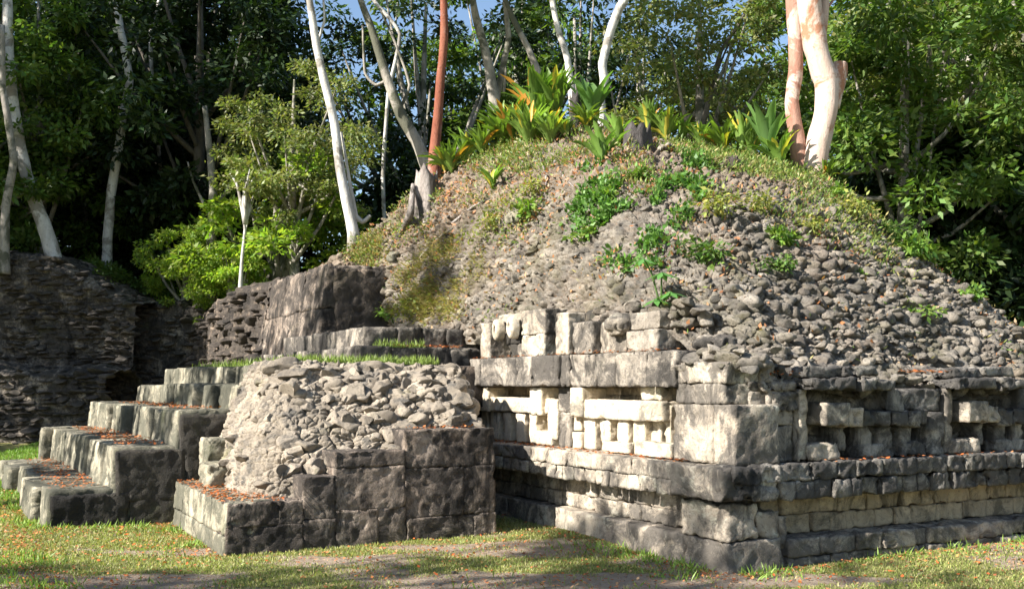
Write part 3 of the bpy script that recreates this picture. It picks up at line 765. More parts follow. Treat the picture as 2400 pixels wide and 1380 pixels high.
ruin('ruined_wall', 'dark shaded ruined wall of thin stones at the left edge behind the stairs',
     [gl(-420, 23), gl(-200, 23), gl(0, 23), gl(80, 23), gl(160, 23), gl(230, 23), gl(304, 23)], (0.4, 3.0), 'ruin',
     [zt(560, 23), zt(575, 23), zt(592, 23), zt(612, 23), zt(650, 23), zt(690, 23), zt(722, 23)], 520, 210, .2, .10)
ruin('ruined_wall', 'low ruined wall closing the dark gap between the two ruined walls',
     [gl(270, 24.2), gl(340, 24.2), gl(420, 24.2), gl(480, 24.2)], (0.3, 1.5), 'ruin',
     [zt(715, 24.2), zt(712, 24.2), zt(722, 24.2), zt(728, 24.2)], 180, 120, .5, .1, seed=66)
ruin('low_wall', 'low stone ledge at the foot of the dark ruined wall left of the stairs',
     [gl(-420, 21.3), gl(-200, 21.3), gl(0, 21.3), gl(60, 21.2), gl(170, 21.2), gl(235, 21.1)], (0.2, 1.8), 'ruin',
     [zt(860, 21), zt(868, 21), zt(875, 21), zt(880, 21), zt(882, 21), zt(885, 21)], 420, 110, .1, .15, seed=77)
p_ = [uvz([-1.25, v, 0])[:2] for v in (11.4, 12.6, 14, 15.5, 17, 18.6)]
ruin('ruined_wall', 'ragged dark ruined wall continuing left from the smooth wall stub',
     p_[::-1], E1 * 1.6, 'dark', [2.95, 3.15, 3.35, 3.42, 3.4, 3.36], 300, 130, 1.4, .2, seed=88)
# earth bank carrying the upper court, behind the walls
bk = MB(); xs = np.linspace(-14, 3, 120); ys = np.linspace(17, 42, 90); Xb, Yb = np.meshgrid(xs, ys, indexing='ij')
ed = sstep(-14, -11.5, Xb) * sstep(17, 20, Yb + .25 * Xb * 0) * (1 - sstep(34, 42, Yb))
u_, v_ = (Xb - C0[0]) * E1[0] + (Yb - C0[1]) * E1[1], None
ed = ed * sstep(-1.0, .6, u_)
fb_ = fbm(np.stack([Xb.ravel(), Yb.ravel(), 0 * Xb.ravel()], 1) * .7, 3).reshape(Xb.shape)
bt = np.ones((Xb.size, 4)); bt[:, 0] = .3
grid(Xb, Yb, .2 + 2.3 * ed + .12 * fb_, bk, bt); build(bk, 'earth_bank', MS['ground'], kind='structure')

# ------------------------------------------------------------------ leaves, plants, trees
def quads_from(C, D, Wd, L, Wi, tint, fold=.25, mb=None):
    """diamond leaves: C base, D direction, Wd width direction (n,3); L, Wi lengths"""
    n = len(C); nr = np.cross(D, Wd)
    tip = C + D * L[:, None]; mid = C + D * (L * .45)[:, None] - nr * (L * .08)[:, None]
    a = mid + Wd * Wi[:, None] / 2 + nr * (Wi * fold)[:, None]; b = mid - Wd * Wi[:, None] / 2 + nr * (Wi * fold)[:, None]
    V = np.stack([C, a, tip, b], 1).reshape(-1, 3)
    Q = np.arange(4 * n).reshape(n, 4)
    mb.add(V, Q, None, np.repeat(tint, 4, 0))
def unit(a): return a / (np.linalg.norm(a, axis=1, keepdims=True) + 1e-9)
def leafblob(mb, C, n, size, flat=.45, rng=RNG, spread=1., var=.45, asp=.45, hang=.25):
    """n leaves around each cluster centre C[k] with radius C[k,3]"""
    k = rng.integers(0, len(C), n); c = C[k, :3]; R = C[k, 3]
    d = unit(rng.normal(size=(n, 3))); rr = rng.random(n) ** .45
    p = c + d * (R * rr * spread)[:, None] * np.array([1, 1, flat])
    D = unit(d * np.array([1, 1, .4]) + rng.normal(size=(n, 3)) * .5 + np.array([0, 0, -hang]))
    up = unit(np.array([0, 0, 1.]) + rng.normal(size=(n, 3)) * .55)
    Wd = unit(np.cross(D, up)); L = size * (.6 + .8 * rng.random(n))
    ct = (.7 + .6 * rng.random(len(C)))[k]
    g = ct * (1 + var * (rng.random(n) - .5)); warm = rng.random(n)
    t = np.stack([g * (.85 + .45 * warm), g, g * (.8 + .3 * rng.random(n)), np.ones(n)], 1)
    quads_from(p, D, Wd, L, L * asp, t, mb=mb)
def tube(mb, pts, rad, n=10, wob=.04, sub=5):
    pts = np.array(pts, float); rad = np.array(rad, float)
    if len(pts) > 1:
        q = interp(np.concatenate([pts, rad[:, None]], 1), np.linspace(0, 1, (len(pts) - 1) * sub + 1)); pts, rad = q[:, :3], np.abs(q[:, 3])
    tg = unit(np.gradient(pts, axis=0)); ref = np.array([.3, 1, .1]); V = []
    for p, t, r in zip(pts, tg, rad):
        a = np.cross(t, ref); a /= np.linalg.norm(a); b = np.cross(t, a)
        for i in range(n):
            an = 2 * math.pi * i / n; V.append(p + (a * math.cos(an) + b * math.sin(an)) * r)
    V = np.array(V); rr = np.repeat(rad, n)
    ctr = np.repeat(pts, n, 0); V = ctr + (V - ctr) * (1 + wob * 3 * fbm(V * 3.5, 3))[:, None]
    m_ = len(pts); Q = []
    for j in range(m_ - 1):
        for i in range(n):
            a = j * n + i; b = j * n + (i + 1) % n; Q.append([a, b, b + n, a + n])
    T = [[(m_ - 1) * n + i, (m_ - 1) * n + (i + 1) % n, (m_ - 1) * n + (i + 2) % n] for i in range(0)]
    V = np.concatenate([V, pts[-1:], pts[:1]]); e = m_ * n
    T = [[(m_ - 1) * n + i, (m_ - 1) * n + (i + 1) % n, e] for i in range(n)] + [[(i + 1) % n, i, e + 1] for i in range(n)]
    mb.add(V, Q, T)

def crown_proto(seed, leaf, rx, rz, ncl, nleaf, size, rcl=(.7, 1.3), th=6., lean=0., low=-.9):
    """trunk from 0 to the crown and limbs to each big clump; returns (trunk mesh, crown mesh)"""
    rg = np.random.default_rng(seed); mb = MB(); tb = MB()
    d = unit(rg.normal(size=(ncl, 3))); r = rg.random(ncl) ** .33
    c = d * r[:, None] * np.array([rx, rx, rz]); c[:, 2] = np.maximum(c[:, 2], low * rz) + th
    c[:, 0] += lean * (c[:, 2] / th)
    C = np.concatenate([c, rg.uniform(*rcl, ncl)[:, None]], 1)
    leafblob(mb, C, nleaf, size, .55, rg)
    tube(tb, [(0, 0, -.6), (.1, 0, th * .4), (lean * .6, .1, th * .8), (lean, 0, th + rz * .7)], [.26, .2, .15, .04], 8)
    for i in range(min(ncl, 14)):
        z = rg.uniform(.45, .95) * th; s_ = np.array([lean * z / th * .8, .05, z])
        m_ = (s_ + c[i]) / 2 + np.array([0, 0, -.3]); tube(tb, [s_, m_, c[i]], [.09, .06, .02], 6, sub=3)
    return tb.mesh('trunk'), mb.mesh('crown', smooth=False)
PR = {}
def proto(key, leafmat, barkmat, **k):
    t, c = crown_proto(**k, leaf=None); t.materials.append(MS[barkmat]); c.materials.append(MS[leafmat]); PR[key] = (t, c)
proto('dark', 'leaf_dark', 'bark_dark', seed=1, rx=3.4, rz=5.4, ncl=120, nleaf=24000, size=.22, rcl=(.4, 1.0), th=7.5)
proto('dark2', 'leaf_dark', 'bark_grey', seed=2, rx=3.4, rz=5.2, ncl=60, nleaf=9000, size=.20, rcl=(.4, .9), th=8.5, lean=.6)
proto('mid', 'leaf_mid', 'bark_grey', seed=3, rx=3.3, rz=5.2, ncl=105, nleaf=20000, size=.21, rcl=(.4, .9), th=7.5)
proto('mid2', 'leaf_mid', 'bark_grey', seed=4, rx=3.8, rz=4.8, ncl=65, nleaf=9000, size=.22, rcl=(.4, .9), th=9, lean=-.6)
proto('olive', 'leaf_olive', 'bark_grey', seed=5, rx=3.0, rz=3.6, ncl=85, nleaf=14000, size=.17, rcl=(.35, .8), th=8)
proto('light', 'leaf_light', 'bark_grey', seed=6, rx=1.9, rz=1.9, ncl=60, nleaf=12000, size=.13, rcl=(.25, .5), th=2.6)
proto('bushm', 'leaf_mid', 'bark_dark', seed=7, rx=2.0, rz=1.7, ncl=50, nleaf=9000, size=.18, rcl=(.3, .6), th=1.8)
proto('bushd', 'leaf_dark', 'bark_dark', seed=8, rx=5.2, rz=3.6, ncl=110, nleaf=26000, size=.25, rcl=(.6, 1.2), th=3.6)
proto('tall', 'leaf_dark', 'bark_dark', seed=21, rx=3.6, rz=7, ncl=110, nleaf=16000, size=.3, rcl=(.6, 1.2), th=12)
proto('sparse', 'leaf_mid', 'bark_grey', seed=9, rx=3.6, rz=3.2, ncl=22, nleaf=1700, size=.26, rcl=(.3, .8), th=10)
def place(key, x, y, z, s, rz, label, cat='tree', name='tropical_tree', group=None, sz=1.):
    t, c = PR[key]
    e = thing(name, label, cat, (x, y, z), group); e.rotation_euler = (0, 0, rz); e.scale = (s, s, s * sz)
    for nm, me in (('trunk', t), ('crown', c)):
        o = bpy.data.objects.new(nm, me); COL.objects.link(o); o.parent = e
    return e
BG = 'far jungle trees behind the mound'
def bgtree(key, px, Y, s, dz=0, label=None, group=BG, sz=1.):
    lab = label or {'dark': 'tall dark evergreen jungle tree in the far thicket', 'dark2': 'tall dark thin-crowned jungle tree in the far thicket', 'mid': 'tall green jungle tree in the far thicket',
                    'mid2': 'broad green jungle tree in the far thicket', 'olive': 'grey-green jungle tree in the far thicket', 'bushd': 'dark undergrowth bush beneath the far trees', 'bushm': 'green undergrowth bush beneath the far trees', 'light': 'light green young tree beneath the far trees'}[key]
    x = (px - 1200) / F * Y; z = float(ground_z(x, Y)) + dz
    cat = 'bush' if key.startswith('bush') else 'tree'
    return place(key, x, Y, z, s, random.uniform(0, 6.28), lab, cat, 'jungle_bush' if cat == 'bush' else 'jungle_tree', None if label else group + (' - bushes' if cat == 'bush' else ''), sz)
# far row
far = [(-260, 33, 'dark', 1.2), (-60, 37, 'mid', 1.2), (240, 34, 'dark', 1.1), (350, 39, 'dark', 1.3), (470, 32, 'dark', 1.25), (575, 37, 'dark2', 1.1), (900, 36, 'mid2', 1.05), (985, 31, 'dark2', 1.05), (1110, 36, 'mid', 1.05),
       (1250, 38, 'mid2', 1.2), (1390, 34, 'dark2', 1.1), (1530, 34, 'dark2', 1.05), (1600, 39, 'mid2', 1.0), (1850, 34, 'mid', 1.1), (2040, 33, 'mid2', 1.15), (2130, 37, 'dark', 1.3),
       (2270, 31, 'mid', 1.2), (2390, 35, 'mid', 1.3), (2530, 31, 'dark', 1.25), (2700, 30, 'mid', 1.2), (-420, 30, 'dark', 1.2)]
for px, Y_, k, s in far: bgtree(k, px, Y_, s)
for px, Y_, k, s in [(1310, 41, 'dark', 1.0), (60, 40, 'dark', 1.3), (430, 36, 'dark', 1.2)]: bgtree(k, px, Y_, s, sz=1.35)
for px, Y_, k, s in [(-120, 30, 'bushd', .9), (200, 31, 'bushd', .8), (400, 32, 'bushd', .8), (900, 29, 'bushd', .6), (1030, 30, 'bushd', .9), (2010, 28, 'bushd', .9), (2180, 26, 'bushd', .9), (2330, 25, 'bushd', 1.), (2480, 24, 'bushd', 1.), (2270, 31, 'bushd', 1.1), (2450, 31, 'bushd', 1.2),
                     (1180, 29, 'bushd', 1.), (1350, 29, 'bushd', 1.05), (1520, 29, 'bushd', 1.), (1700, 29, 'bushd', .95), (1880, 29, 'bushd', .9)]:
    bgtree(k, px, Y_, s, .5)
# nearer, singled out
bgtree('dark', 470, 27, .95, 1.5, 'very dark round-crowned tree with a grey trunk left of the bright bushes')
bgtree('mid', 90, 27, .85, 1.5, 'leafy green tree with sunlit sprays at the left edge')
bgtree('mid', -60, 25, .8, 1.0, 'leafy green tree cut by the left edge of the photo')
bgtree('light', 655, 25, 1.25, 1.3, 'bright light green bushy tree behind the smooth wall stub')
bgtree('light', 545, 24, .6, 1.6, 'bright light green shrub left of the thin white sapling')
bgtree('light', 430, 25, .62, 2.0, 'light green shrub above the dark gap between the walls')
bgtree('bushm', 370, 26, .55, 2.0, 'mid green shrub right of the white kinked trunk')
bgtree('bushm', 190, 25, .6, 2.2, 'broad-leaved green shrub left of the white kinked trunk')
bgtree('olive', 690, 24, .62, 1.6, 'round grey-green tree crown left of the tall white trunk')
bgtree('olive', 2220, 24, .95, 1.5, 'tall pale green tree right of the big pink-barked trunks')
bgtree('mid', 2120, 22, .85, .5, 'green tree nearest behind the big pink-barked trunks')
bgtree('mid2', 2420, 22, .95, 0, 'leafy green tree cut by the right edge of the photo')
bgtree('olive', 1640, 23, .75, 2.6, 'feathery grey-green tree between the rosette plants and the pink trunks')

# foreground trunks on and behind the mound: path in photo pixels at a depth
def trunk_tree(name, label, Y, path, w0, w1, mat, crown=None, leafmat='leaf_olive', extra=(), Y1=None, top=1.5, group=None, seed=0):
    """path: (px,py) from foot up; w0,w1 trunk width in photo px; extra: further stems/branches [(path,w0,w1)]; crown: (n clusters, spread m, leaves)"""
    Y1 = Y if Y1 is None else Y1; n = len(path)
    pts = [at(px, py, Y + (Y1 - Y) * i / max(1, n - 1)) for i, (px, py) in enumerate(path)]
    sc = Y / F / 2
    foot = np.array(pts[0]); e = thing(name, label, 'tree', foot, group)
    if path[-1][1] < 60:                      # leads on above the frame
        d = np.array(pts[-1]) - np.array(pts[-2]); d /= np.linalg.norm(d)
        pts.append(pts[-1] + d * 1.0 + np.array([0, .1, .4])); pts.append(pts[-1] + d * .6 + np.array([0, .2, top]))
    rad = np.linspace(w0 * sc, w1 * sc, n); rad = np.concatenate([rad, np.linspace(w1 * sc * .9, w1 * sc * .4, len(pts) - n)]) if len(pts) > n else rad
    rad[0] *= 1.15
    mb = MB(); pts.insert(0, np.array(pts[0]) - np.array([0, 0, .5])); rad = np.insert(rad, 0, rad[0] * 1.25)
    tube(mb, pts, rad, 14, .05)
    o = build(mb, 'trunk', MS[mat], e)
    for (pth, a, b_) in extra:
        q = MB(); tube(q, [at(px, py, Y + (0.15 if len(pth) > 2 else 0)) for px, py in pth], np.linspace(a * sc, b_ * sc, len(pth)), 8, .05)
        build(q, 'branch', MS[mat], e)
    if crown:
        rg = np.random.default_rng(seed + 100); ncl, sp, nl = crown; tp = np.array(pts[-1])
        c = tp + rg.normal(size=(ncl, 3)) * np.array([sp, sp * .7, sp * .55])
        C = np.concatenate([c, rg.uniform(.3, .7, ncl)[:, None]], 1); q = MB(); leafblob(q, C, nl, .15, .5, rg)
        build(q, 'crown', MS[leafmat], e, smooth=False)
        q = MB()
        for i in range(min(ncl, 9)): tube(q, [tp + (0, 0, -1), (tp + c[i]) / 2 + (0, 0, -.2), c[i]], [.05, .035, .012], 6, sub=3)
        build(q, 'limbs', MS[mat], e)
    return e
TT = trunk_tree
TT('white_trunk_tree', 'slender white-barked tree with a kinked trunk above the dark ruined wall', 26, [(250, 700), (252, 560), (262, 440), (278, 350), (288, 270), (304, 190), (290, 110), (276, 30), (272, 0)], 24, 15, 'bark_white', (12, 1.2, 2500), 'leaf_mid', seed=1)
TT('grey_trunk_tree', 'straight grey trunk between the green shrub and the bright bushes', 25, [(495, 710), (496, 560), (500, 450), (492, 360), (480, 250)], 26, 12, 'bark_grey', extra=[([(498, 520), (455, 430), (440, 380)], 9, 4), ([(500, 500), (540, 430), (560, 390)], 10, 4)])
TT('leaning_trunk_tree', 'pale trunk leaning left at the far left above the dark wall', 24, [(128, 610), (100, 520), (70, 440), (48, 350), (30, 240), (20, 120), (18, 0)], 34, 22, 'bark_white', (10, 1.2, 2500), 'leaf_mid', seed=2)
TT('leaning_trunk_tree', 'dark thin trunk beside the pale leaning trunk at the far left', 23, [(10, 590), (14, 480), (32, 380), (20, 290), (6, 200), (4, 60)], 20, 14, 'bark_grey')
TT('sapling', 'thin white sapling in front of the bright bushes', 23, [(563, 680), (568, 600), (574, 540), (570, 480), (574, 420)], 9, 4, 'bark_white', (7, .3, 260), 'leaf_olive', extra=[([(570, 560), (580, 520), (578, 480)], 4, 3)])
TT('white_trunk_tree', 'tall slim white trunk bending left at the left shoulder of the mound', 17, [(828, 548), (812, 470), (796, 390), (784, 290), (760, 190), (742, 110), (732, 40), (725, 0)], 24, 16, 'bark_white', (22, 1.3, 9000), 'leaf_olive', seed=3,
   extra=[([(838, 520), (822, 440), (812, 380), (800, 310)], 10, 6), ([(742, 110), (760, 50), (758, 0)], 7, 5), ([(826, 500), (850, 520), (868, 505)], 14, 8)])
TT('curved_trunk_tree', 'grey trunk curving up to the left behind the weathered stump', 18, [(1008, 410), (975, 330), (940, 270), (912, 200), (890, 130), (868, 60), (845, 0)], 30, 14, 'bark_grey', (24, 1.4, 9000), 'leaf_olive', seed=4,
   extra=[([(905, 190), (880, 200), (855, 170), (850, 60)], 9, 5), ([(935, 260), (960, 200), (930, 110), (890, 20)], 8, 5)])
TT('red_trunk_tree', 'straight peeling red-barked trunk left of the tallest rosette plants', 17, [(1018, 360), (1026, 280), (1032, 190), (1041, 90), (1040, 0)], 24, 17, 'bark_red', (10, 1.3, 3500), 'leaf_mid', seed=5)
TT('forked_tree', 'pale grey trunk forking low behind the rosette plants', 20, [(1160, 250), (1150, 180), (1135, 110), (1115, 40), (1108, 0)], 26, 16, 'bark_grey', (14, 1.4, 5000), 'leaf_mid', seed=6,
   extra=[([(1162, 240), (1178, 160), (1192, 90), (1185, 20), (1180, -30)], 18, 10), ([(1180, 220), (1186, 160)], 8, 5)])
TT('slanting_tree', 'thin pale trunk slanting left above the orange rosette leaves', 19, [(1262, 175), (1236, 110), (1205, 50), (1185, 0)], 16, 11, 'bark_grey', (8, 1., 2500), 'leaf_mid', seed=7)
TT('slanting_tree', 'thin whitish trunk behind the tallest rosette plant on the crest', 18.5, [(1345, 260), (1330, 140), (1308, 70), (1294, 0)], 18, 13, 'bark_white', (8, 1., 2500), 'leaf_dark', seed=8)
TT('white_trunk_tree', 'crooked white trunk leaning right at the middle of the crest', 17, [(1412, 300), (1408, 235), (1416, 190), (1412, 150), (1432, 70), (1452, 20), (1464, 0)], 20, 22, 'bark_white', (16, 1.3, 5000), 'leaf_mid', seed=9)
TT('pink_trunk_tree', 'slimmer reddish trunk left of the great pink trunk', 14.9, [(1880, 415), (1868, 330), (1856, 240), (1866, 150), (1862, 60), (1858, 0)], 36, 33, 'bark_gumbo2', (10, 1.3, 3500), 'leaf_mid', seed=10, extra=[([(1873, 100), (1900, 60), (1935, 25), (1960, -10)], 12, 5)])
TT('pink_trunk_tree', 'great pale pink trunk with a cut limb stub on its right side', 14.8, [(1905, 430), (1918, 340), (1935, 260), (1936, 190), (1910, 110), (1900, 40), (1895, 0)], 54, 56, 'bark_gumbo', (12, 1.5, 4500), 'leaf_mid', seed=11, extra=[([(1945, 250), (1958, 200), (1966, 165), (1968, 148)], 48, 34), ([(1925, 90), (1932, 30), (1938, -30)], 22, 18)])
TT('dark_branched_tree', 'dark slender tree against the sky gap right of the crest', 22, [(1620, 380), (1650, 280), (1672, 190), (1690, 120), (1730, 60), (1760, 0)], 14, 7, 'bark_dark', extra=[([(1672, 190), (1710, 100), (1750, 90)], 6, 3), ([(1660, 200), (1700, 240), (1762, 275)], 5, 4)])
for px, Y_, wd, lab in [(205, 30, 9, 'slim dark trunk in the thicket between the leaning and the kinked pale trunks'), (372, 29, 8, 'slim pale trunk in the dark thicket right of the kinked trunk'), (905, 26, 8, 'slim grey trunk in the dark thicket left of the curved trunk'), (2062, 26, 10, 'slim pale trunk in the thicket right of the great pink trunk'), (2262, 27, 11, 'grey trunk in the deep shade right of the mound')]:
    TT('slim_tree', lab, Y_, [(px, 600), (px + random.uniform(-12, 12), 420), (px + random.uniform(-25, 25), 220), (px + random.uniform(-40, 40), 80), (px + random.uniform(-50, 50), 0)], wd * 1.2, wd, 'bark_grey' if wd != 8 else 'bark_white', (8, 1.4, 1500), 'leaf_mid', seed=px)
# trees outside the frame, left and behind, whose crowns shade the scene
OFF = 'tall trees of the clearing edge behind the photographer'
for k, x, y, s, z in [('dark', -21.5, 15.5, 1.1, -1.0), ('mid', -24.5, 20, 1.2, -1.), ('sparse', -12, 2.2, .75, 0), ('sparse', -14.5, 8.9, 1.0, 0), ('sparse', -9.6, -2., 1.0, 0), ('sparse', -14.2, -.9, 1.0, 0), ('tall', -21.5, 20, 1.15, 0), ('tall', -27, 20, 1.3, 0)]:
    place(k, x, y, z, s, random.uniform(0, 6), 'tall leafy tree of the clearing edge outside the photo', 'tree', 'shade_tree', OFF)

# rosette plants on the crest
def rosette(seed, nl, L, W, up=1., yell=.2, base=(.12, .21, .035), spread=1.):
    rg = np.random.default_rng(seed); mb = MB()
    for i in range(nl):
        az = rg.uniform(0, 2 * math.pi); l = L * rg.uniform(.65, 1.1); wd = W * rg.uniform(.8, 1.2)
        th = rg.uniform(.15, .75) * spread; dr = rg.uniform(.3, .9) * spread
        n = 12; V = []; dirh = np.array([math.cos(az), math.sin(az), 0]); side = np.array([-math.sin(az), math.cos(az), 0])
        p = np.array([0, 0, 0.]); ang = math.pi / 2 - th * .6
        ph = rg.uniform(0, 6)
        for j in range(n + 1):
            t = j / n; wv = wd * (math.sin(math.pi * min(1, t * .93 + .05)) ** .7) * (1 + .12 * math.sin(t * 22 + ph))
            nrm = -dirh * math.sin(ang) + np.array([0, 0, 1]) * math.cos(ang)
            V += [p - side * wv / 2 + nrm * wv * .28 * (1 + .3 * math.sin(t * 19 + ph)), p.copy(), p + side * wv / 2 + nrm * wv * .28 * (1 + .3 * math.cos(t * 21 + ph))]
            ang -= dr / n * (.4 + 1.6 * t)
            p = p + (dirh * math.cos(ang) + np.array([0, 0, 1]) * math.sin(ang)) * l / n
        Q = []
        for j in range(n):
            a = j * 3; Q += [[a, a + 1, a + 4, a + 3], [a + 1, a + 2, a + 5, a + 4]]
        g = rg.uniform(.75, 1.35); c = np.array(base) * g
        x = rg.random()
        if x < yell * .45: c = np.array((.50, .25, .045)) * rg.uniform(.8, 1.1)
        elif x < yell: c = np.array((.48, .42, .06)) * rg.uniform(.8, 1.1)
        tn = np.repeat(np.array([[*c, 1.]]), len(V), 0); tn[1::3, :3] *= 1.25
        mb.add(np.array(V), Q, None, tn)
    me = mb.mesh('rosette_plant'); me.materials.append(MS['leaf_plant']); return me
RM = {'a': rosette(1, 50, .80, .105, yell=.07, base=(.11, .18, .035)), 'b': rosette(2, 46, .75, .10, yell=.06, base=(.17, .26, .06)), 'c': rosette(3, 20, .7, .12, yell=.08, base=(.11, .19, .035)), 'd': rosette(4, 16, .55, .09, yell=.15, base=(.13, .22, .04)),
      'o': rosette(5, 44, .85, .11, yell=.16), 'e': rosette(6, 15, .95, .20, yell=.05, base=(.09, .17, .045), spread=.7), 'f': rosette(7, 34, .6, .075, yell=.08, base=(.13, .20, .035), spread=1.4)}
def plant(k, px, py, s, label, dz=0., back=0., name='rosette_plant', cat='plant', me=None):
    p, n_ = mound_pt(px, py); p[1] += back
    if back: p[0] = (px - 1200) / F * p[1]; p[2] = CH + (HOR - py) / F * p[1]
    o = bpy.data.objects.new(name, me or RM[k]); COL.objects.link(o); o.location = (p[0], p[1], p[2] + dz)
    if name == 'rosette_plant': s *= .88
    o.scale = (s, s, s * random.uniform(.9, 1.1)); o.rotation_euler = (random.uniform(-.28, .28), random.uniform(-.28, .28), random.uniform(0, 6.28))
    return tag(o, label, cat)
plant('o', 1255, 250, 1.15, 'tallest rosette plant with long orange-yellow leaves at the top of the mound', -.2, .2)
plant('a', 1310, 262, 1.2, 'big upright rosette plant right of the orange-leaved one on the crest', -.15, .1)
plant('e', 1392, 275, 1.05, 'upright broad-leaved rosette before the crooked white trunk', -.1)
plant('a', 1180, 345, 1.05, 'bushy pale green rosette at the left of the crest')
plant('b', 1240, 350, 1.1, 'large light green rosette with wavy leaves below the orange-leaved one')
plant('o', 1205, 335, .9, 'yellow-tipped rosette between two pale green ones on the crest')
plant('b', 1290, 345, .9, 'green rosette over hanging roots under the crest')
plant('f', 1060, 405, 1.2, 'spiky yellow-green rosette right of the weathered stump')
plant('f', 1030, 395, 1.0, 'spiky dark green rosette at the foot of the red trunk')
plant('d', 1155, 448, .9, 'small spiky rosette alone below the left of the crest')
plant('c', 1408, 390, 1.1, 'dark green narrow-leaved rosette at the middle of the upper slope')
plant('a', 1520, 315, .82, 'green rosette growing out of the black stump')
plant('b', 1640, 340, .62, 'small light rosette right of the black stump')
plant('b', 1735, 350, .85, 'yellow-green rosette left of the broad-leaved one by the pink trunks')
plant('e', 1800, 385, 1.0, 'broad-leaved dark green rosette beside the slimmer reddish trunk')
plant('f', 1935, 430, .7, 'bushy green plant at the right foot of the great pink trunk')
plant('c', 1590, 335, .8, 'low feathery green rosette on the crest right of the black stump')

for k, px, py, s, lab in [('f', 1130, 365, 1.2, 'low spiky pale plant at the far left of the crest rosettes'), ('a', 1222, 300, .8, 'dense green rosette directly under the tallest orange-leaved plant'), ('d', 1262, 330, 1.5, 'narrow-leaved light plant between the big crest rosettes'),
        ('f', 1170, 300, 1.2, 'spreading spiky plant behind the pale left rosette'), ('b', 1330, 330, .6, 'small bright rosette above the hanging roots'), ('d', 1450, 345, 1.2, 'small grassy plant left of the black stump'), ('f', 1700, 362, 1.1, 'spiky pale plant low on the crest left of the yellow-green rosette'),
        ('d', 1835, 400, 1.3, 'narrow-leaved plant at the foot of the slimmer reddish trunk'), ('f', 1370, 300, .9, 'spiky plant at the foot of the dark rotten stump'), ('d', 1085, 385, 1.3, 'grassy plant between the red trunk and the pale rosettes'), ('f', 1560, 330, 1.0, 'spiky plant leaning over the pale flat stone'), ('a', 1768, 372, .6, 'small green rosette just left of the broad-leaved one')]:
    plant(k, px, py, s, lab)
# weeds, shrubs and creepers
def weed(seed, r, n, size, base, flat=.8, h=.12):
    rg = np.random.default_rng(seed); mb = MB(); nc = 7
    C = np.concatenate([rg.normal(size=(nc, 3)) * r * .45, np.full((nc, 1), r * .6)], 1); C[:, 2] = np.abs(C[:, 2]) * flat + h * .5
    leafblob(mb, C, n, size, .8, rg, asp=.5)
    for i in range(nc): tube(mb, [(0, 0, -.05), C[i, :3] * .6, C[i, :3]], [.008, .006, .003], 4, sub=2)
    for c in mb.c: c[:, :3] *= np.array(base)
    me = mb.mesh('weed', smooth=False); me.materials.append(MS['leaf_plant']); return me
WD = [weed(1, .2, 260, .075, (.11, .2, .035)), weed(2, .26, 380, .07, (.08, .15, .03)), weed(3, .15, 150, .09, (.16, .26, .05)), weed(4, .3, 300, .06, (.19, .22, .05))]
wl = [(1655, 615, 1, 1., 'dark green bush on the grey rubble below the creeper patch'), (1822, 570, 0, 1.1, 'feathery green bush on the rubble under the pink trunks'), (1828, 640, 1, .75, 'small dark bush just below the feathery bush on the rubble'),
      (1500, 420, 0, .8, 'small weed on the pale upper slope'), (1235, 510, 2, 1.2, 'light green weed beside the half-buried boulder'), (1255, 470, 3, 1., 'pale weed above the half-buried boulder'),
      (2000, 520, 3, 1.1, 'yellowish weed tuft near the right skyline of the mound'), (2130, 600, 0, 1.5, 'leafy bush on the right skyline of the mound'), (2080, 560, 1, 1.1, 'green bush higher on the right skyline of the mound'), (1950, 470, 2, 1.1, 'light weed right below the great pink trunk'),
      (2150, 735, 2, .9, 'lone broad-leaved weed low on the right rubble'), (2010, 650, 2, .5, 'tiny bright weed in the right rubble'), (1780, 505, 3, .9, 'yellow-green weed in the middle of the upper right slope'), (1690, 520, 3, 1.1, 'pale weed right of the creeper patch'),
      (1380, 560, 2, .9, 'bright weed at the lower left of the creeper patch'), (1160, 550, 3, .9, 'pale weed on the left slope of the mound'), (960, 745, 3, 1., 'yellowish weed above the upper steps'), (905, 745, 2, .8, 'light weed beside the dark return wall'),
      (1430, 470, 2, .8, 'weed beside the small black post'), (2275, 700, 0, .8, 'small bush far down the right skyline'), (1600, 440, 0, .9, 'green weed right of the middle of the upper slope'), (1900, 560, 3, .8, 'dull weed in the rubble below the right shoulder')]
for px, py, k, s, lab in wl: plant(None, px, py, s, lab, 0, 0, 'weed', 'weed', WD[k])
# broad-leaved seedling (trumpet tree) low on the slope
def seedling():
    mb = MB(); rg = np.random.default_rng(5)
    for (cx, cz, hh) in ((-.12, .35, 0), (.05, .22, 1), (.12, .05, 2), (-.02, .0, 3)):
        tube(mb, [(0, 0, -.1), (cx * .5, -.03, cz * .6), (cx, -.08, cz)], [.012, .01, .006], 5, sub=2)
        n = 8; a = np.linspace(0, 2 * math.pi, n, endpoint=False) + rg.random()
        D = unit(np.stack([np.cos(a), np.sin(a) * .8, -.35 + 0 * a], 1)); C = np.repeat([[cx, -.08, cz]], n, 0)
        quads_from(C, D, unit(np.cross(D, np.array([0, 0, 1.]))), np.full(n, .19), np.full(n, .06), np.repeat([[.10, .24, .06, 1]], n, 0), mb=mb)
    for c in mb.c:
        if c.shape[0] != 32: c[:, :3] = (.10, .16, .05)
    me = mb.mesh('seedling', smooth=False); me.materials.append(MS['leaf_plant']); return me
plant(None, 1548, 700, 1.1, 'bright star-leaved seedling low on the slope above the carved head stone', 0, -.1, 'seedling', 'plant', seedling())

